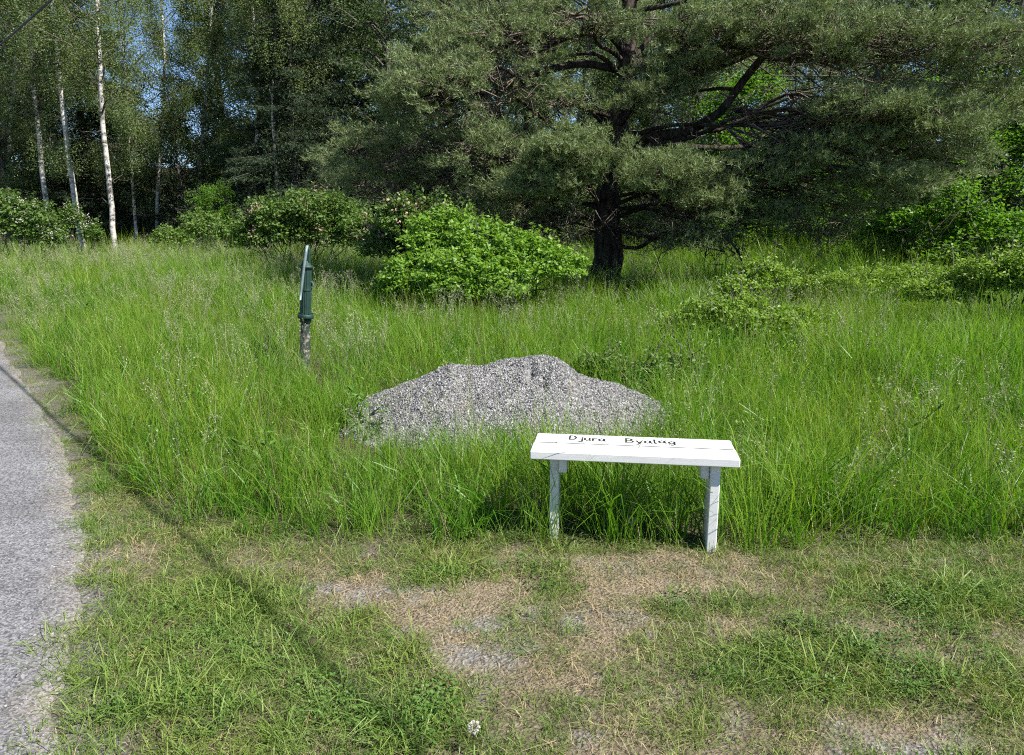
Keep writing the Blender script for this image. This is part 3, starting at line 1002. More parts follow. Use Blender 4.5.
# ------------------------------------------------------------------ bushes
def bush(name, seed, lobes, label, cat, leafm, L, W, flower=None, fl_n=0, bark='grey_bark', up=.6, stems=9, group=None, fl_size=.05, fl_clust=.10, per=1.0):
    """lobes: (px, py, y, rx_px, ry_px, branchlets) ; the base is where the lobes' middle meets the ground"""
    c0 = np.mean([at_y(l[0], l[1], l[2]) for l in lobes], 0)
    base = np.array([c0[0], c0[1], gz1(c0[0], c0[1]) - .05])
    T = Tree(seed); r = T.r
    tops = []
    for px, py, y, rx, ry, nb in lobes:
        s = y / FPX
        c = at_y(px, py, y) - base
        rad = np.array([rx * s, rx * s * .8, ry * s])
        a = c * np.array([.35, .35, 0]); a[2] = 0.0
        for k in range(stems):
            e = c + rad * unit(r.normal(size=3)) * .5
            T.wood.tube(curve_pts(a + np.array([r.normal() * .08, r.normal() * .08, -.02]), e, 5, .05, .3, r), np.linspace(.016, .005, 5), 4, False)
        # leafy shell with lumps
        n = int(nb * 130 * per)
        d = unit(r.normal(size=(n, 3))); d[:, 2] = np.where(d[:, 2] < -.25, -d[:, 2], d[:, 2])
        az = np.arctan2(d[:, 1], d[:, 0]); lump = fbm(az * 1.9 + seed, d[:, 2] * 3.1 + 5, seed, 3)
        lump2 = fbm(d[:, 0] * 5 + 9, d[:, 2] * 5 + d[:, 1] * 4, seed + 7, 3)
        rr = (0.45 + .6 * lump + .75 * (lump2 - .4)) * r.uniform(.55, 1.0, n) ** .45 * 1.08
        Q = c + d * rad * rr[:, None]
        Q[:, 2] = np.maximum(Q[:, 2], .05)
        T.lp.append(Q); T.ld.append(d)
        k = r.random(n) < .05
        tops.append((Q[k], d[k]))
        # upright leading shoots that break the outline
        for k in range(max(2, nb // 2)):
            dd = unit(r.normal(size=3)); dd[2] = abs(dd[2]) + .3; dd = unit(dd)
            p = c + dd * rad * .85; e = p + (dd * .5 + np.array([0, 0, .6])) * r.uniform(.12, .35)
            T.wood.tube(curve_pts(c + dd * rad * .3, e, 5, 0, .3, r), np.linspace(.008, .003, 5), 3, False)
            m = 14
            f = r.random((m, 1)); T.lp.append(p + (e - p) * f + r.normal(size=(m, 3)) * .03); T.ld.append(np.repeat(dd[None], m, 0))
    o = empty(name, base)
    link('stems', T.wood.mesh('stems', [M[bark]], True), o)
    P, D = T.foliage()
    v, q, rn = leaves(P, L, W, .25, up, seed=seed)
    link('foliage', np_mesh('foliage', v, q, None, [M[leafm]], {'rnd': rn}), o)
    if flower:
        Q = np.concatenate([t[0] for t in tops]); D = np.concatenate([t[1] for t in tops])
        sel = r.permutation(len(Q))[:fl_n]
        C = Q[sel] + D[sel] * .04
        pts = (C[:, None] + r.normal(size=(len(C), 22, 3)) * fl_clust * np.array([.6, .6, .6])).reshape(-1, 3)
        v, q, rn = leaves(pts, fl_size, fl_size * .9, -.2, .3, seed=seed + 1)
        link('blossom', np_mesh('blossom', v, q, None, [M[flower]], {'rnd': rn}), o)
    tag(o, label, cat, group)
    return o


bush('flowering_bush', 401, [(275, 234, 18.6, 42, 36, 44), (320, 228, 18.8, 50, 38, 50), (356, 240, 18.2, 36, 28, 28), (248, 242, 18.6, 22, 20, 14)], 'rounded bush with faded pink blossom behind the green hand pump', 'bush', 'rose_leaf', .075, .055, 'pink', 60, per=1.25, fl_clust=.11)
bush('flowering_bush', 402, [(415, 228, 13.0, 38, 34, 36), (446, 236, 12.9, 36, 28, 28), (386, 250, 13.2, 28, 24, 18), (470, 240, 12.8, 24, 20, 12)], 'pink-flecked bush between the pump and the bright bramble mound', 'bush', 'rose_leaf', .072, .052, 'pink', 60, per=1.3)
bush('bramble_bush', 403, [(455, 248, 12.0, 50, 34, 40), (500, 262, 11.6, 58, 34, 48), (540, 268, 11.5, 46, 26, 34), (425, 284, 11.6, 42, 30, 30), (475, 284, 11.2, 60, 34, 44), (400, 292, 11.7, 24, 20, 12)], 'bright green leafy bramble mound in sun left of the pine trunk', 'bush', 'vine_leaf', .075, .040, None, 0, up=.35, per=1.9)
bush('flowering_bush', 404, [(22, 228, 19.0, 34, 30, 34), (-14, 222, 19.0, 36, 36, 34), (48, 240, 19.0, 20, 18, 12)], 'white-flecked bush at the left edge below the birches', 'bush', 'rose_leaf', .075, .055, 'white_fl', 70, per=1.15, fl_size=.035, fl_clust=.06)
bush('young_shrub', 405, [(72, 224, 23, 14, 20, 10), (93, 236, 22.5, 12, 12, 7)], 'small pale shrub between the leaning white birch trunks', 'bush', 'rose_leaf', .075, .055, 'white_fl', 14, fl_size=.035)
bush('young_shrub', 406, [(172, 240, 22, 22, 14, 10), (205, 232, 22.5, 26, 22, 16), (235, 236, 22, 22, 18, 12)], 'low green shrub at the wood edge below the bright sapling', 'bush', 'rose_leaf', .08, .055)
bush('bramble_bush', 407, [(735, 322, 8.4, 55, 26, 20), (790, 328, 8.3, 42, 20, 12), (690, 330, 8.6, 40, 18, 12)], 'low yellow-green bramble patch sunk in tall grass right of the gravel heap', 'bush', 'herb_leaf', .044, .030, up=.5, per=1.7)
bush('bramble_bush', 408, [(768, 280, 11.0, 34, 20, 12), (745, 290, 10.8, 30, 14, 8)], 'small yellow-green bramble clump in front of the pine shade', 'bush', 'herb_leaf', .046, .031, up=.5, per=2.0)
bush('nettle_clump', 409, [(1000, 284, 9.4, 44, 32, 30), (950, 296, 9.6, 44, 22, 18), (1050, 280, 9.2, 50, 36, 28)], 'yellow-green weeds rising above the grass at the right edge', 'plants', 'herb_leaf', .05, .026, up=.45, per=1.9)
bush('nettle_clump', 410, [(860, 284, 11.5, 55, 16, 12), (910, 282, 11.5, 45, 18, 12), (810, 288, 11.6, 30, 12, 6)], 'low sunny weeds along the front of the pine shade', 'plants', 'herb_leaf', .048, .026, up=.45, per=1.8)
bush('young_shrub', 411, [(640, 378, 6.75, 34, 20, 12), (690, 376, 6.7, 34, 22, 12), (600, 368, 6.9, 26, 18, 8)], 'dark leafy weed clump behind the right shoulder of the gravel heap', 'plants', 'rose_leaf', .045, .024, up=.4)
bush('young_shrub', 412, [(930, 225, 15.5, 55, 22, 20), (985, 232, 15.0, 50, 24, 20), (880, 235, 16.5, 40, 14, 10)], 'dark green shrub at the foot of the right-hand maple', 'bush', 'bright_leaf', .09, .06, per=.9)


# ------------------------------------------------------------------ heap of crushed stone
def stone_mat():
    m, nt, p = new_mat('crushed_granite_stones')
    oi = N(nt, 'ShaderNodeObjectInfo')
    c = ramp(nt, oi.outputs['Random'], [(0.0, (0.05, 0.05, 0.053)), (0.2, (0.10, 0.10, 0.102)), (0.55, (0.175, 0.172, 0.17)), (0.8, (0.26, 0.255, 0.25)), (1.0, (0.44, 0.43, 0.42))]).outputs[0]
    n = noise(nt, 1.5, 5, 0.7, coords(nt, 'Object'))
    nt.links.new(mixc(nt, 1.0, c, ramp(nt, n, [(0.3, (.75, .75, .75)), (0.7, (1.2, 1.2, 1.2))]).outputs[0], 'MULTIPLY'), p.inputs['Base Color'])
    p.inputs['Roughness'].default_value = 0.9
    p.inputs['Specular IOR Level'].default_value = 0.2
    return m


M['stone'] = stone_mat()


def build_heap():
    yc = 5.75
    sil = [(330, 432), (346, 413), (352, 409), (372, 396), (400, 386), (440, 369), (452, 364), (462, 366), (480, 366), (500, 361), (515, 359), (535, 355), (556, 358), (568, 365), (577, 373), (590, 380), (620, 386), (640, 393), (655, 401), (672, 411), (694, 428)]
    P = np.array([at_y(px, py, yc) for px, py in sil])
    base = np.array([(P[0, 0] + P[-1, 0]) / 2, yc, 0.0])
    xs0, xs1 = P[0, 0], P[-1, 0]
    def surf(u, t):
        """u across 0..1, t front -1 .. crest 0 .. back 1"""
        x = xs0 + (xs1 - xs0) * u
        top = np.interp(x, P[:, 0], P[:, 2])
        U = 2 * u - 1
        half = 0.25 + 0.72 * np.sqrt(np.clip(1 - np.abs(U) ** 2.2, 0, 1))
        y = t * half + 0.10 * (fbm(x * 2.2, t * 1.5, 71, 3) - .5) * np.abs(t)
        lump = (fbm(x * 3.2, t * 2.6, 75, 4) - .5) * .15 * np.minimum(1, np.abs(t) * 2.2) + (fbm(x * 12, t * 9, 77, 3) - .5) * .035
        z = -.10 + (top + .10) * (1 - np.abs(t) ** 1.35) + lump
        for px, py, sx, st_, dp in ((531, 366, .035, .09, .07), (541, 379, .045, .09, .06), (378, 406, .05, .2, .06), (500, 372, .09, .1, .03), (465, 372, .05, .12, .035), (600, 395, .06, .12, .04)):
            q = at_y(px, py, yc - .15)
            tt = -.12 - (py - 357) / 75 * .55
            z = z - dp * np.exp(-((x - q[0]) / sx) ** 2 - ((t - tt) / st_) ** 2)
        return x - base[0], y, z
    n, m = 220, 130
    u, t = np.meshgrid(np.linspace(0, 1, n), np.linspace(-1, 1, m))
    X_, Y_, Z_ = surf(u, t)
    o = empty('gravel_heap', base)
    tag(o, 'low broad heap of grey crushed gravel in the grass behind the white bench', 'gravel heap')
    link('mound', np_mesh('mound', np.stack([X_, Y_, Z_], -1).reshape(-1, 3), grid_quads(m, n), None, [M['rock']], None, True), o)
    k = 30000
    u = rng.random(k); t = rng.uniform(-1, .55, k)
    x, y, z = surf(u, t)
    return base, o, np.stack([x, y, z], 1)


ROCK, HEAP, HEAP_PTS = build_heap()


def in_rock(x, y, grow=1.0):
    u = (x - ROCK[0]) / (1.25 * grow)
    return (u ** 2 + ((y - ROCK[1]) / (0.92 * grow)) ** 2) < 1


# ------------------------------------------------------------------ bench
def build_bench():
    zs = 0.48
    a = at_z(530, 451, zs); b = at_z(740.6, 459.6, zs); c = at_z(538.3, 432, zs); d = at_z(729.5, 440.4, zs)
    L = np.linalg.norm(b - a); dep = 0.5 * (np.linalg.norm(c - a) + np.linalg.norm(d - b))
    yaw = math.atan2(b[1] - a[1], b[0] - a[0])
    mid = (a + b) / 2
    ex = np.array([math.cos(yaw), math.sin(yaw), 0]); ey = np.array([-math.sin(yaw), math.cos(yaw), 0])
    org = mid + ey * dep / 2; org[2] = 0
    o = empty('bench', org, yaw)
    tag(o, 'white painted wooden bench with two seat planks at the edge of the tall grass', 'bench')
    h = dep / 2; gap = .019; th = .041
    def part(name, *boxes, parent=o, mat='white', bev=.004):
        mb = MB()
        for bx_ in boxes: mb.box(*bx_, bev=bev)
        return link(name, fix_normals(mb.mesh(name, [M[mat]])), parent)
    part('seat_plank', (-L / 2, L / 2, -h, -gap / 2, zs - th, zs))
    rear = part('seat_plank', (-L / 2 + .003, L / 2 - .002, gap / 2, h, zs - th - .001, zs - .002))
    part('leg', (-L / 2 + .088, -L / 2 + .132, -h + .095, h - .085, -.25, zs - th - .0015))
    part('leg', (L / 2 - .126, L / 2 - .080, -h + .035, h - .11, -.25, zs - th - .0015))
    part('cleat', (-L / 2 + .133, -L / 2 + .173, -h + .06, h - .05, zs - th - .082, zs - th - .0015))
    part('cleat', (L / 2 - .168, L / 2 - .128, -h + .06, h - .05, zs - th - .082, zs - th - .0015))
    part('gap_shade_strip', (-L / 2 + .01, L / 2 - .01, -gap / 2 + .0005, gap / 2 - .0005, zs - th + .002, zs - .0035), mat='gap_shade', bev=0)  # added dark strip that paints the shade of the open plank gap
    # hand-painted words on the rear plank
    G_ = {'D': [[(0, 0), (0, 1), (.35, .95), (.55, .5), (.35, .05), (0, 0)]],
          'j': [[(.25, .6), (.25, -.15), (.12, -.28), (0, -.2)], [(.25, .8), (.26, .86)]],
          'u': [[(0, .6), (.02, .15), (.18, 0), (.38, .15), (.4, .6)], [(.4, .25), (.44, 0)]],
          'r': [[(0, .6), (0, 0)], [(0, .35), (.14, .56), (.3, .58)]],
          'a': [[(.4, .5), (.2, .6), (0, .4), (.03, .12), (.2, 0), (.38, .15), (.4, .58), (.42, .1), (.5, 0)]],
          'B': [[(0, 0), (0, 1), (.35, .95), (.42, .75), (.3, .55), (0, .52)], [(.3, .55), (.52, .35), (.45, .08), (0, 0)]],
          'y': [[(0, .6), (.18, .1)], [(.4, .6), (.12, -.3), (0, -.28)]],
          'l': [[(0, 1.0), (.02, .1), (.12, 0)]],
          'g': [[(.4, .5), (.2, .6), (0, .4), (.03, .15), (.2, .02), (.38, .2)], [(.4, .6), (.4, -.15), (.22, -.32), (0, -.22)]]}
    adv = {'D': .78, 'j': .45, 'u': .66, 'r': .5, 'a': .7, 'B': .76, 'y': .6, 'l': .34, 'g': .6}
    hw = .0042
    r = np.random.default_rng(3)
    def word(s, x0, width, y0, hgt):
        mb = MB()
        tot = sum(adv[ch] for ch in s); k = width / tot; x = x0
        for ch in s:
            jy = r.normal() * .003
            for st in G_[ch]:
                p = np.array([(x + q[0] * k, y0 + jy + q[1] * hgt) for q in st])
                for i in range(len(p) - 1):
                    dd = p[i + 1] - p[i]; ln = np.linalg.norm(dd) + 1e-9; dd = dd / ln; nn = np.array([-dd[1], dd[0]]) * hw
                    s0 = p[i] - dd * hw * .8; s1 = p[i + 1] + dd * hw * .8
                    z0, z1 = zs - .0015, zs - .0006 + .0001 * i
                    q4 = [s0 - nn, s1 - nn, s1 + nn, s0 + nn]
                    v = [(q[0], q[1], z0) for q in q4] + [(q[0], q[1], z1) for q in q4]
                    mb.add(v, [(4, 5, 6, 7), (0, 1, 5, 4), (1, 2, 6, 5), (2, 3, 7, 6), (3, 0, 4, 7)])
            x += adv[ch] * k
        link('lettering', mb.mesh('lettering', [M['letter']]), rear)['label'] = 'black hand-painted word ' + s
    word('Djura', -L / 2 + .175, .19, .056, .066)
    word('Byalag', -L / 2 + .455, .25, .050, .066)
    return org, yaw


build_bench()


# ------------------------------------------------------------------ hand pump
def build_pump():
    Yp = 7.6
    b = at_y(306.5, 340, Yp); base = np.array([b[0], Yp, gz1(b[0], Yp)])
    o = empty('hand_pump', base + np.array([-.035, 0, 0]))
    o.rotation_euler = (0, math.radians(4), 0)
    tag(o, 'old green cast-iron hand water pump with pale lever standing in the meadow', 'pump')
    def lat(name, prof, mat, n=22, c=(0, 0), parent=o, sm=True):
        mb = MB(); mb.lathe(prof, n, c)
        return link(name, mb.mesh(name, [M[mat]], sm), parent)
    Z = lambda py: at_y(305, py, Yp)[2] - base[2]
    z_fl = Z(318); z_cap = Z(266); z_mid = Z(289); z_top = Z(246)
    lat('standpipe', [(.001, -.1), (.062, -.1), (.060, .05), (.050, .06), (.046, z_fl - .05), (.050, z_fl - .03), (.001, z_fl - .028)], 'pump_pipe')
    lat('flange', [(.001, z_fl - .045), (.05, z_fl - .045), (.056, z_fl - .03), (.056, z_fl - .002), (.076, z_fl), (.078, z_fl + .012), (.078, z_fl + .034), (.074, z_fl + .04), (.001, z_fl + .041)], 'pump_green')
    # fluted cylinder
    n = 64; prof = [(.052, z_fl + .038), (.052, z_mid - .012), (.057, z_mid - .010), (.057, z_mid + .006), (.052, z_mid + .008), (.052, z_cap - .02)]
    mb = MB(); mb.lathe(prof, n)
    v = mb.v[0]; a = np.arctan2(v[:, 1], v[:, 0]); k = 1 + .035 * np.sign(np.sin(a * 16)) * (np.hypot(v[:, 0], v[:, 1]) < .055)
    v[:, 0] *= k; v[:, 1] *= k
    link('barrel', mb.mesh('barrel', [M['pump_green']]), o)
    lat('cap', [(.001, z_cap - .022), (.056, z_cap - .022), (.068, z_cap - .014), (.068, z_cap + .006), (.05, z_cap + .012), (.03, z_cap + .05), (.022, z_cap + .055), (.001, z_cap + .056)], 'pump_green')
    for k in range(6):
        q = MB(); an = k * math.pi / 3 + .3
        q.lathe([(.0001, z_fl + .056), (.009, z_fl + .055), (.009, z_fl + .0405)], 6, (.065 * math.cos(an), .065 * math.sin(an)))
        link('flange_bolt', q.mesh('flange_bolt', [M['pump_green']]), o)
    mb = MB(); mb.box(.0, .036, -.024, .024, z_cap + .03, z_top - .02, .004)
    br = link('pivot_bracket', fix_normals(mb.mesh('pivot_bracket', [M['pump_green']])), o)
    mb = MB(); mb.tube([(-.02, 0, z_top - .05), (.026, 0, z_top - .05)], .009, 8)
    link('pivot_pin', mb.mesh('pivot_pin', [M['pump_green']]), br)
    # spout on the right
    mb = MB(); mb.tube([(.045, 0, z_mid + .07), (.062, -.005, z_mid + .068), (.072, -.01, z_mid + .055), (.074, -.01, z_mid + .04)], [.017, .017, .016, .017], 10)
    link('spout', mb.mesh('spout', [M['pump_green']], True), o)
    # lever: from the top it bends down along the left front of the barrel
    pts = [(.014, .03, z_top - .06), (.013, .0, z_top - .0), (.012, -.03, z_top + .005), (.006, -.052, z_top - .08), (-.010, -.070, z_cap - .05), (-.026, -.080, Z(290)), (-.034, -.082, Z(299))]
    mb = MB(); mb.tube(pts, [.010, .013, .015, .015, .014, .013, .012], 8)
    link('lever', mb.mesh('lever', [M['pump_handle']], True), o)
    return base


PUMP = build_pump()


# ------------------------------------------------------------------ overhead cable and its two poles (poles stand outside the frame)
def build_cable():
    d = np.array([-.655, .755]); p0 = at_y(0, 45, 11.85)[:2]
    zc = at_y(0, 45, 11.85)[2]
    A = p0 + d * 22; B = p0 - d * 42
    t = np.linspace(0, 1, 60)
    s = t * 64 - 22
    z = zc + 0.0006 * ((s - 10) ** 2 - 100)
    pts = np.stack([A[0] + (B[0] - A[0]) * t, A[1] + (B[1] - A[1]) * t, z], 1)
    mb = MB()
    for k in range(3):
        ph = t * 260 + k * 2.094
        off = np.stack([np.cos(ph) * .75 * .0085, np.cos(ph) * .65 * .0085, np.sin(ph) * .0085], 1)
        mb.tube(pts + off, .0085, 6)
    mb.tube(pts, .010, 6)
    tag(link('overhead_cable', mb.mesh('overhead_cable', [M['cable']], True)), 'thick black overhead cable crossing the top left corner', 'cable')
    for q, zz, lab in ((A, z[0], 'wooden cable pole out of view beyond the left edge'), (B, z[-1], 'wooden cable pole out of view behind the viewer')):
        g = gz1(q[0], q[1])
        o = empty('utility_pole', (q[0], q[1], g))
        mb = MB(); mb.tube([(0, 0, -.3), (0, 0, 2.5), (0, 0, zz - g + .35)], [.13, .12, .10], 12)
        link('pole_shaft', mb.mesh('pole_shaft', [M['pole']], True), o)
        mb = MB(); mb.box(-.13, .13, -.025, .025, zz - g - .06, zz - g - .015, .004)
        link('cable_clamp', fix_normals(mb.mesh('cable_clamp', [M['cable']])), o)
        tag(o, lab, 'pole', 'cable poles')


build_cable()


# ------------------------------------------------------------------ grass and other stuff: clumps scattered with geometry nodes
def blade_clump(name, n, h, hv, wd, rad, lean, curl, mat, seed, segs=4):
    r = np.random.default_rng(seed)
    a = r.random(n) * 2 * math.pi; q = np.sqrt(r.random(n)) * rad
    base = np.stack([np.cos(a) * q, np.sin(a) * q, np.full(n, -.01)], 1)
    az = a + r.normal(size=n) * 1.2
    dirv = np.stack([np.cos(az), np.sin(az), np.zeros(n)], 1)
    H = h * (1 + hv * r.normal(size=n)).clip(.35, 1.7)
    ln = np.abs(r.normal(size=n)) * lean; cu = np.abs(r.normal(size=n)) * curl
    t = np.linspace(0, 1, segs + 1)
    tw = r.random(n) * 2 * math.pi
    side = np.stack([np.cos(tw), np.sin(tw), np.zeros(n)], 1)
    V = []; 
    W = wd * r.uniform(.6, 1.3, n)
    for i, tt in enumerate(t):
        th = ln * tt + cu * tt ** 2.2
        c = base + dirv * (H * th * .9)[:, None] + np.array([0, 0, 1]) * (H * tt * (1 - .45 * np.minimum(1.6, th) ** 1.6 * tt).clip(.15, 1))[:, None]
        if i < segs:
            ww = (W * (1 - .55 * tt) * (.8 + .2 * min(1, tt * 4)))[:, None]
            V += [c - side * ww * .5, c + side * ww * .5]
        else:
            V += [c]
    V = np.stack(V, 1); k = 2 * segs + 1
    o = np.arange(n)[:, None] * k
    Q = np.concatenate([o + np.array([[2 * i, 2 * i + 1, 2 * i + 3, 2 * i + 2]]) for i in range(segs - 1)])
    Tn = o + np.array([[2 * segs - 2, 2 * segs - 1, 2 * segs]])
    return np_mesh(name, V.reshape(-1, 3), Q, Tn, [mat], {'rnd': np.repeat(r.random(n), k)})


def seed_clump(name, n, h, seed, rad=.12):
    r = np.random.default_rng(seed)
    mb = MB(); L = []
    for k in range(n):
        b = np.array([r.normal() * rad * .6, r.normal() * rad * .6, 0]); e = b + np.array([r.normal() * .10, r.normal() * .10, h * r.uniform(.75, 1.15)])
        P = curve_pts(b, e, 6, 0, .15, r); P[-1] += np.array([r.normal() * .03, r.normal() * .03, -.01])
        mb.tube(P, np.linspace(.0016, .0008, 6), 3, False)
        m = 34
        u = r.random((m, 1)); top = P[-1]; ax = P[-1] - P[-3]
        w_ = .022 * np.sin(math.pi * np.clip(u * .85 + .1, 0, 1))
        L.append(top - ax * u * .75 + r.normal(size=(m, 3)) * w_ * np.array([1, 1, .3]))
    v1 = np.concatenate(mb.v); q1 = np.concatenate(mb.q)
    P = np.concatenate(L)
    v, q, rn = leaves(P, .017, .006, -.6, .1, seed=seed)
    V = np.concatenate([v1, v]); Q = np.concatenate([q1, q + len(v1)])
    return np_mesh(name, V, Q, None, [M['seed']], {'rnd': np.concatenate([np.full(len(v1), .25), rn])})


def rosette(name, n, size, rad, h, mat, seed, W=.8):
    r = np.random.default_rng(seed)
    a = r.random(n) * 6.283; q = np.sqrt(r.random(n)) * rad
    P = np.stack([np.cos(a) * q, np.sin(a) * q, h * r.uniform(.2, 1, n)], 1)
    D = np.stack([np.cos(a) + r.normal(size=n) * .7, np.sin(a) + r.normal(size=n) * .7, .25 + r.normal(size=n) * .2], 1)
    v, q_, rn = leaves(P, size, size * W, 0, .85, D=D, seed=seed)
    return np_mesh(name, v, q_, None, [mat], {'rnd': rn})


def pebble(name, seed, mat='pebble'):
    r = np.random.default_rng(seed)
    mb = MB(); mb.lathe([(.001, -.4), (.32, -.34), (.5, 0), (.36, .3), (.001, .38)], 7)
    v = mb.v[0]; v += r.normal(size=v.shape) * .06; v[:, 2] *= .7; v[:, 1] *= r.uniform(.6, 1)
    return mb.mesh(name, [M[mat]], mat == 'pebble')


def scatter(name, label, cat, pts, scale, variants, tilt=0.12, weights=None, hscale=None, parent=None):
    n = len(pts)
    if weights is not None: weights = np.array(weights) / np.sum(weights)
    idx = rng.choice(len(variants), n, p=weights).astype(np.float32)
    rot = np.stack([rng.normal(size=n) * tilt, rng.normal(size=n) * tilt, rng.random(n) * 6.283], 1)
    S = np.stack([scale, scale, scale * (1 if hscale is None else hscale)], 1)
    me = bpy.data.meshes.new(name)
    me.vertices.add(n)
    me.vertices.foreach_set('co', np.asarray(pts, np.float32).ravel())
    me.attributes.new('pick', 'FLOAT', 'POINT').data.foreach_set('value', idx)
    me.attributes.new('rot', 'FLOAT_VECTOR', 'POINT').data.foreach_set('vector', rot.astype(np.float32).ravel())
    me.attributes.new('scl', 'FLOAT_VECTOR', 'POINT').data.foreach_set('vector', S.astype(np.float32).ravel())
    o = link(name, me, parent)
    for vm in variants:
        for m in vm.materials:
            if m.name not in me.materials: me.materials.append(m)
    ng = bpy.data.node_groups.new(name + '_scatter', 'GeometryNodeTree')
    ng.interface.new_socket('Geometry', in_out='INPUT', socket_type='NodeSocketGeometry')
    ng.interface.new_socket('Geometry', in_out='OUTPUT', socket_type='NodeSocketGeometry')
    nd = ng.nodes; lk = ng.links
    gi = nd.new('NodeGroupInput'); go = nd.new('NodeGroupOutput')
    mp = nd.new('GeometryNodeMeshToPoints')
    ip = nd.new('GeometryNodeInstanceOnPoints'); ip.inputs['Pick Instance'].default_value = True
    g2 = nd.new('GeometryNodeGeometryToInstance')
    for k, vm in enumerate(variants):
        so = bpy.data.objects.new(vm.name, vm)          # source shape, not linked to the scene
        oi = nd.new('GeometryNodeObjectInfo'); oi.inputs['Object'].default_value = so
        oi.inputs['As Instance'].default_value = False
        lk.new(oi.outputs['Geometry'], g2.inputs[0])
    def attr(nm, tp):
        a = nd.new('GeometryNodeInputNamedAttribute'); a.data_type = tp; a.inputs[0].default_value = nm
        return a.outputs[0]
    lk.new(gi.outputs[0], mp.inputs[0]); lk.new(mp.outputs[0], ip.inputs['Points'])
    lk.new(g2.outputs[0], ip.inputs['Instance'])
    lk.new(attr('pick', 'FLOAT'), ip.inputs['Instance Index'])
    er = nd.new('FunctionNodeEulerToRotation'); lk.new(attr('rot', 'FLOAT_VECTOR'), er.inputs[0]); lk.new(er.outputs[0], ip.inputs['Rotation'])
    lk.new(attr('scl', 'FLOAT_VECTOR'), ip.inputs['Scale'])
    lk.new(ip.outputs[0], go.inputs[0])
    mod = o.modifiers.new('scatter', 'NODES'); mod.node_group = ng
    tag(o, label, cat, kind='stuff')
    return o


def sow(x0, x1, y0, y1, dens, prob):
    n = rng.poisson(dens * (x1 - x0) * (y1 - y0))
    x = rng.uniform(x0, x1, n); y = rng.uniform(y0, y1, n)
    k = rng.random(n) < prob(x, y)
    return x[k], y[k]


def in_view(x, y, margin=2.5):
    return (np.abs(x) < 0.70 * y + margin)


tall = [blade_clump('tall_grass_tuft', 42, .40, .28, .0044, .09, .16, .42, M['grass'], 500 + k) for k in range(6)]
broad = [blade_clump('broad_grass_tuft', 22, .34, .25, .0085, .08, .22, .65, M['grass_deep'], 520 + k) for k in range(3)]
bent = [blade_clump('bent_grass_tuft', 8, .50, .25, .0034, .09, .30, .8, M['grass'], 540 + k, 5) for k in range(2)]
dry = [blade_clump('dry_grass_tuft', 6, .34, .3, .0025, .08, .25, .5, M['straw'], 530 + k) for k in range(2)]


def meadow_prob(x, y):
    t = tallness(x, y)
    e = x - path_edge(y)
    ok = (e > 0.05) & in_view(x, y) & ~in_rock(x, y, .93)
    return t * ok


def meadow_scale(x, y):
    t = tallness(x, y)
    patch = fbm(x * .9, y * .9, 91, 4, .6)
    s = (0.45 + 1.05 * patch) * (.55 + .45 * t)
    # shorter in front of the boulder and under the bench, taller far out
    s *= 1 - .45 * np.exp(-(((x - ROCK[0] + .55) / .8) ** 2 + ((y - 4.75) / .5) ** 2)) - .15 * np.exp(-(((x - ROCK[0] - .6) / .5) ** 2 + ((y - 4.7) / .5) ** 2))
    s *= 1 + .30 * smooth(8, 18, y) + .25 * smooth(1.8, 4, x) * smooth(4, 6, y)
    s *= 1 - .35 * np.exp(-(((x - PUMP[0]) / .45) ** 2 + ((y - 7.2) / .5) ** 2))
    return s


parts = []
for (x0, x1, y0, y1, dens, k) in [(-6, 8.5, 3.2, 6.5, 95, 1.0), (-9, 11, 6.5, 11, 60, 1.1), (-15, 16, 11, 18, 32, 1.28), (-20, 22, 18, 27, 17, 1.55)]:
    x, y = sow(x0, x1, y0, y1, dens, meadow_prob)
    parts.append((x, y, meadow_scale(x, y) * k ** .4 * rng.uniform(.8, 1.2, len(x)), np.full(len(x), k)))
x = np.concatenate([p[0] for p in parts]); y = np.concatenate([p[1] for p in parts]); s = np.concatenate([p[2] for p in parts]); k = np.concatenate([p[3] for p in parts])
scatter('meadow_grass', 'tall uncut meadow grass covering the field', 'grass', np.stack([x, y, gz(x, y)], 1), np.maximum(s, .4) * k ** .5, tall + broad + dry + bent, .12, [.125] * 6 + [.05] * 3 + [.0275] * 2 + [.022] * 2, (s / np.maximum(s, .4)) / k ** .5)

heads = [seed_clump('seed_head_tuft', 5, .58, 560 + j) for j in range(4)]
x, y = sow(-18, 20, 3.6, 24, 4.5, lambda x, y: meadow_prob(x, y) * np.clip(.15 + 1.6 * (fbm(x * .5, y * .5, 97, 3) - .35) + .5 * smooth(-1, -3, x) * smooth(5, 8, y), 0, 1))
scatter('grass_seed_heads', 'pale feathery grass seed heads above the meadow', 'grass', np.stack([x, y, gz(x, y)], 1), rng.uniform(.75, 1.15, len(x)) * (1 + .25 * smooth(8, 18, y)), heads, .10)

weeds = [rosette('meadow_weed', 40, .030, .10, .36, M['vine_leaf'], 570 + j, .45) for j in range(3)]
x, y = sow(-10, 14, 3.7, 18, 8, lambda x, y: meadow_prob(x, y) * np.clip(3 * (fbm(x * .8, y * .8, 99, 3) - .5) + .5 * smooth(1, 4, x), 0, 1))
weeds += [rosette('dock_leaf_plant', 26, .075, .09, .34, M['clover'], 580 + j, .32) for j in range(2)]
scatter('meadow_weeds', 'broad-leaved weeds among the meadow grass', 'plants', np.stack([x, y, gz(x, y)], 1), rng.uniform(.7, 1.2, len(x)), weeds, .15)

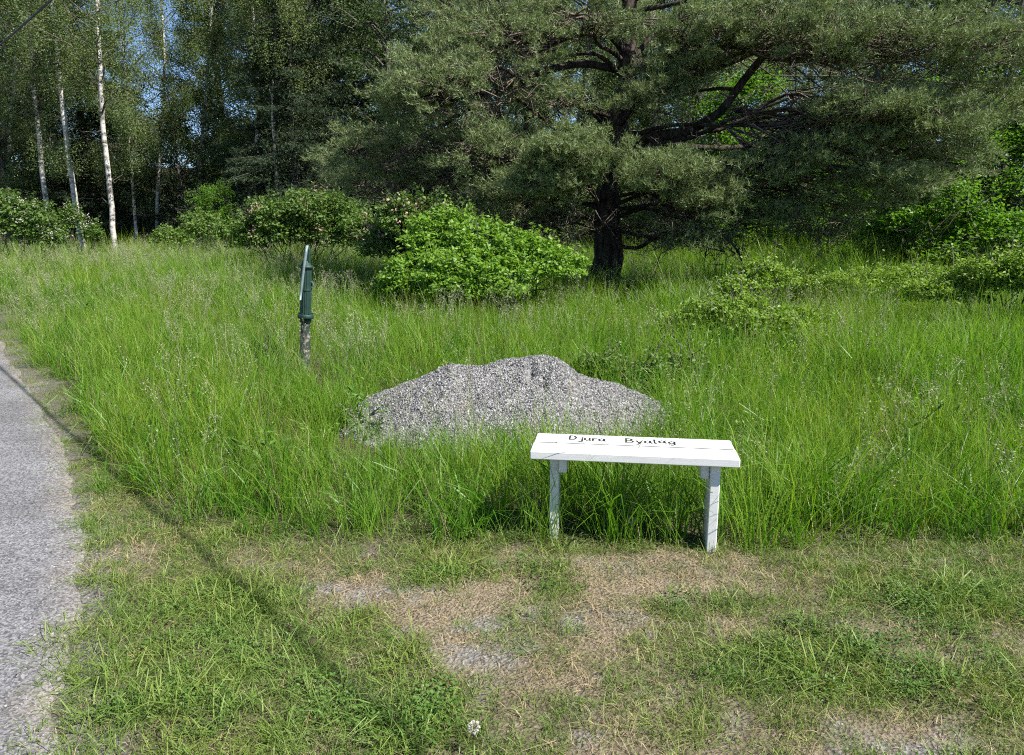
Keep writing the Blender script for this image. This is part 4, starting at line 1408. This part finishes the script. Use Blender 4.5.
short = [blade_clump('lawn_tuft', 30, .034, .5, .0027, .05, .7, 1.0, M['lawn'], 600 + j, 3) for j in range(6)]
short2 = [blade_clump('lawn_tuft_long', 20, .062, .4, .0034, .045, .5, .9, M['lawn'], 610 + j, 3) for j in range(3)]
straw = [blade_clump('straw_tuft', 20, .035, .5, .0026, .06, 1.1, 1.2, M['straw'], 620 + j, 3) for j in range(4)]


def lawn_ok(x, y):
    e = x - path_edge(y)
    n = fbm(x * 4, y * 4, 31, 3)
    return (1 - .85 * tallness(x, y)) * in_view(x, y, .8) * np.clip((e + .13 + .5 * (n - .5)) / .12, 0, 1)


def lawn_prob(x, y):
    b = bareness(x, y)
    return lawn_ok(x, y) * np.clip(1.02 - 1.02 * b - .25 * (fbm(x * 9, y * 9, 37, 2) - .4), .03, 1)


x1_, y1_ = sow(-3.6, 5.2, 1.5, 4.6, 760, lawn_prob)
x2_, y2_ = sow(-9, -1.5, 4.6, 12, 200, lambda x, y: lawn_prob(x, y) * ((x - path_edge(y)) < 1.2))
x = np.concatenate([x1_, x2_]); y = np.concatenate([y1_, y2_])
b = bareness(x, y); g = np.clip(gsum(GREEN, x, y), 0, 1.2)
scatter('short_grass', 'short trodden grass in front of the bench and along the path', 'grass', np.stack([x, y, gz(x, y)], 1), rng.uniform(.65, 1.2, len(x)) * (1 - .3 * b + .75 * g ** 1.5 + .5 * tallness(x, y)), short + short2, .2, [.14] * 6 + [.05] * 3)

x, y = sow(-3.6, 5.2, 1.5, 4.2, 330, lambda x, y: lawn_ok(x, y) * np.clip(.30 + .8 * bareness(x, y) - gsum(GRAV, x, y) * .3, 0.06, 1))
scatter('dry_straw', 'dry straw-coloured dead grass lying on the bare patches', 'grass', np.stack([x, y, gz(x, y)], 1), rng.uniform(.7, 1.3, len(x)), straw, .25)

clov = [rosette('clover_tuft', 80, .0105, .06, .04, M['clover'], 640 + j) for j in range(4)]
x, y = sow(-3.4, 5, 1.5, 4, 210, lambda x, y: lawn_ok(x, y) * (x > path_edge(y) + .15) * np.clip(gsum(GREEN, x, y) * .75 + .9 * (fbm(x * 2.5, y * 2.5, 43, 3) - .62), 0, 1))
scatter('clover_patches', 'dark green clover patches in the short grass', 'plants', np.stack([x, y, gz(x, y)], 1), rng.uniform(.7, 1.4, len(x)), clov, .15)

peb = [pebble('loose_stone', 660 + j) for j in range(4)]
x, y = sow(-4.2, 3.5, 1.5, 7, 420, lambda x, y: np.clip(gsum(GRAV, x, y) * .8 * (y < 4) + .35 * (x < path_edge(y) + .1), 0, 1) * in_view(x, y, .5))
e = x - path_edge(y)
zz = np.where(e < -.05, .016, gz(x, y))
scatter('loose_gravel', 'small loose grey stones on the path and bare patches', 'gravel', np.stack([x, y, zz], 1), .005 + .010 * rng.random(len(x)) ** 2.5, peb, .3)

stn = [pebble('crushed_stone', 680 + j, 'stone') for j in range(5)]
scatter('stones', None, None, HEAP_PTS, .008 + .014 * rng.random(len(HEAP_PTS)) ** 2.2, stn, 1.0, parent=HEAP)

# a few dandelion clocks in the short grass
def dandelion(px, py, label):
    p = at_z(px, py, 0.06); p[2] = gz1(p[0], p[1])
    o = empty('dandelion', p)
    mb = MB(); mb.tube([(0, 0, -.01), (.004, 0, .05), (.006, .002, .095)], [.0022, .002, .0018], 5)
    link('stalk', mb.mesh('stalk', [M['lawn']], True), o)
    d = unit(rng.normal(size=(160, 3))); P = np.array([.006, .002, .105]) + d * .012
    v, q, rn = leaves(P, .009, .004, 0, .3, D=d, seed=5)
    link('seed_head', np_mesh('seed_head', v, q, None, [M['white_fl']], {'rnd': rn}), o)
    tag(o, label, 'flower', 'dandelion clocks')


dandelion(472, 738, 'white dandelion clock in the grass at the bottom, left of the middle')
dandelion(630, 528, 'white dandelion clock in the shade under the bench')
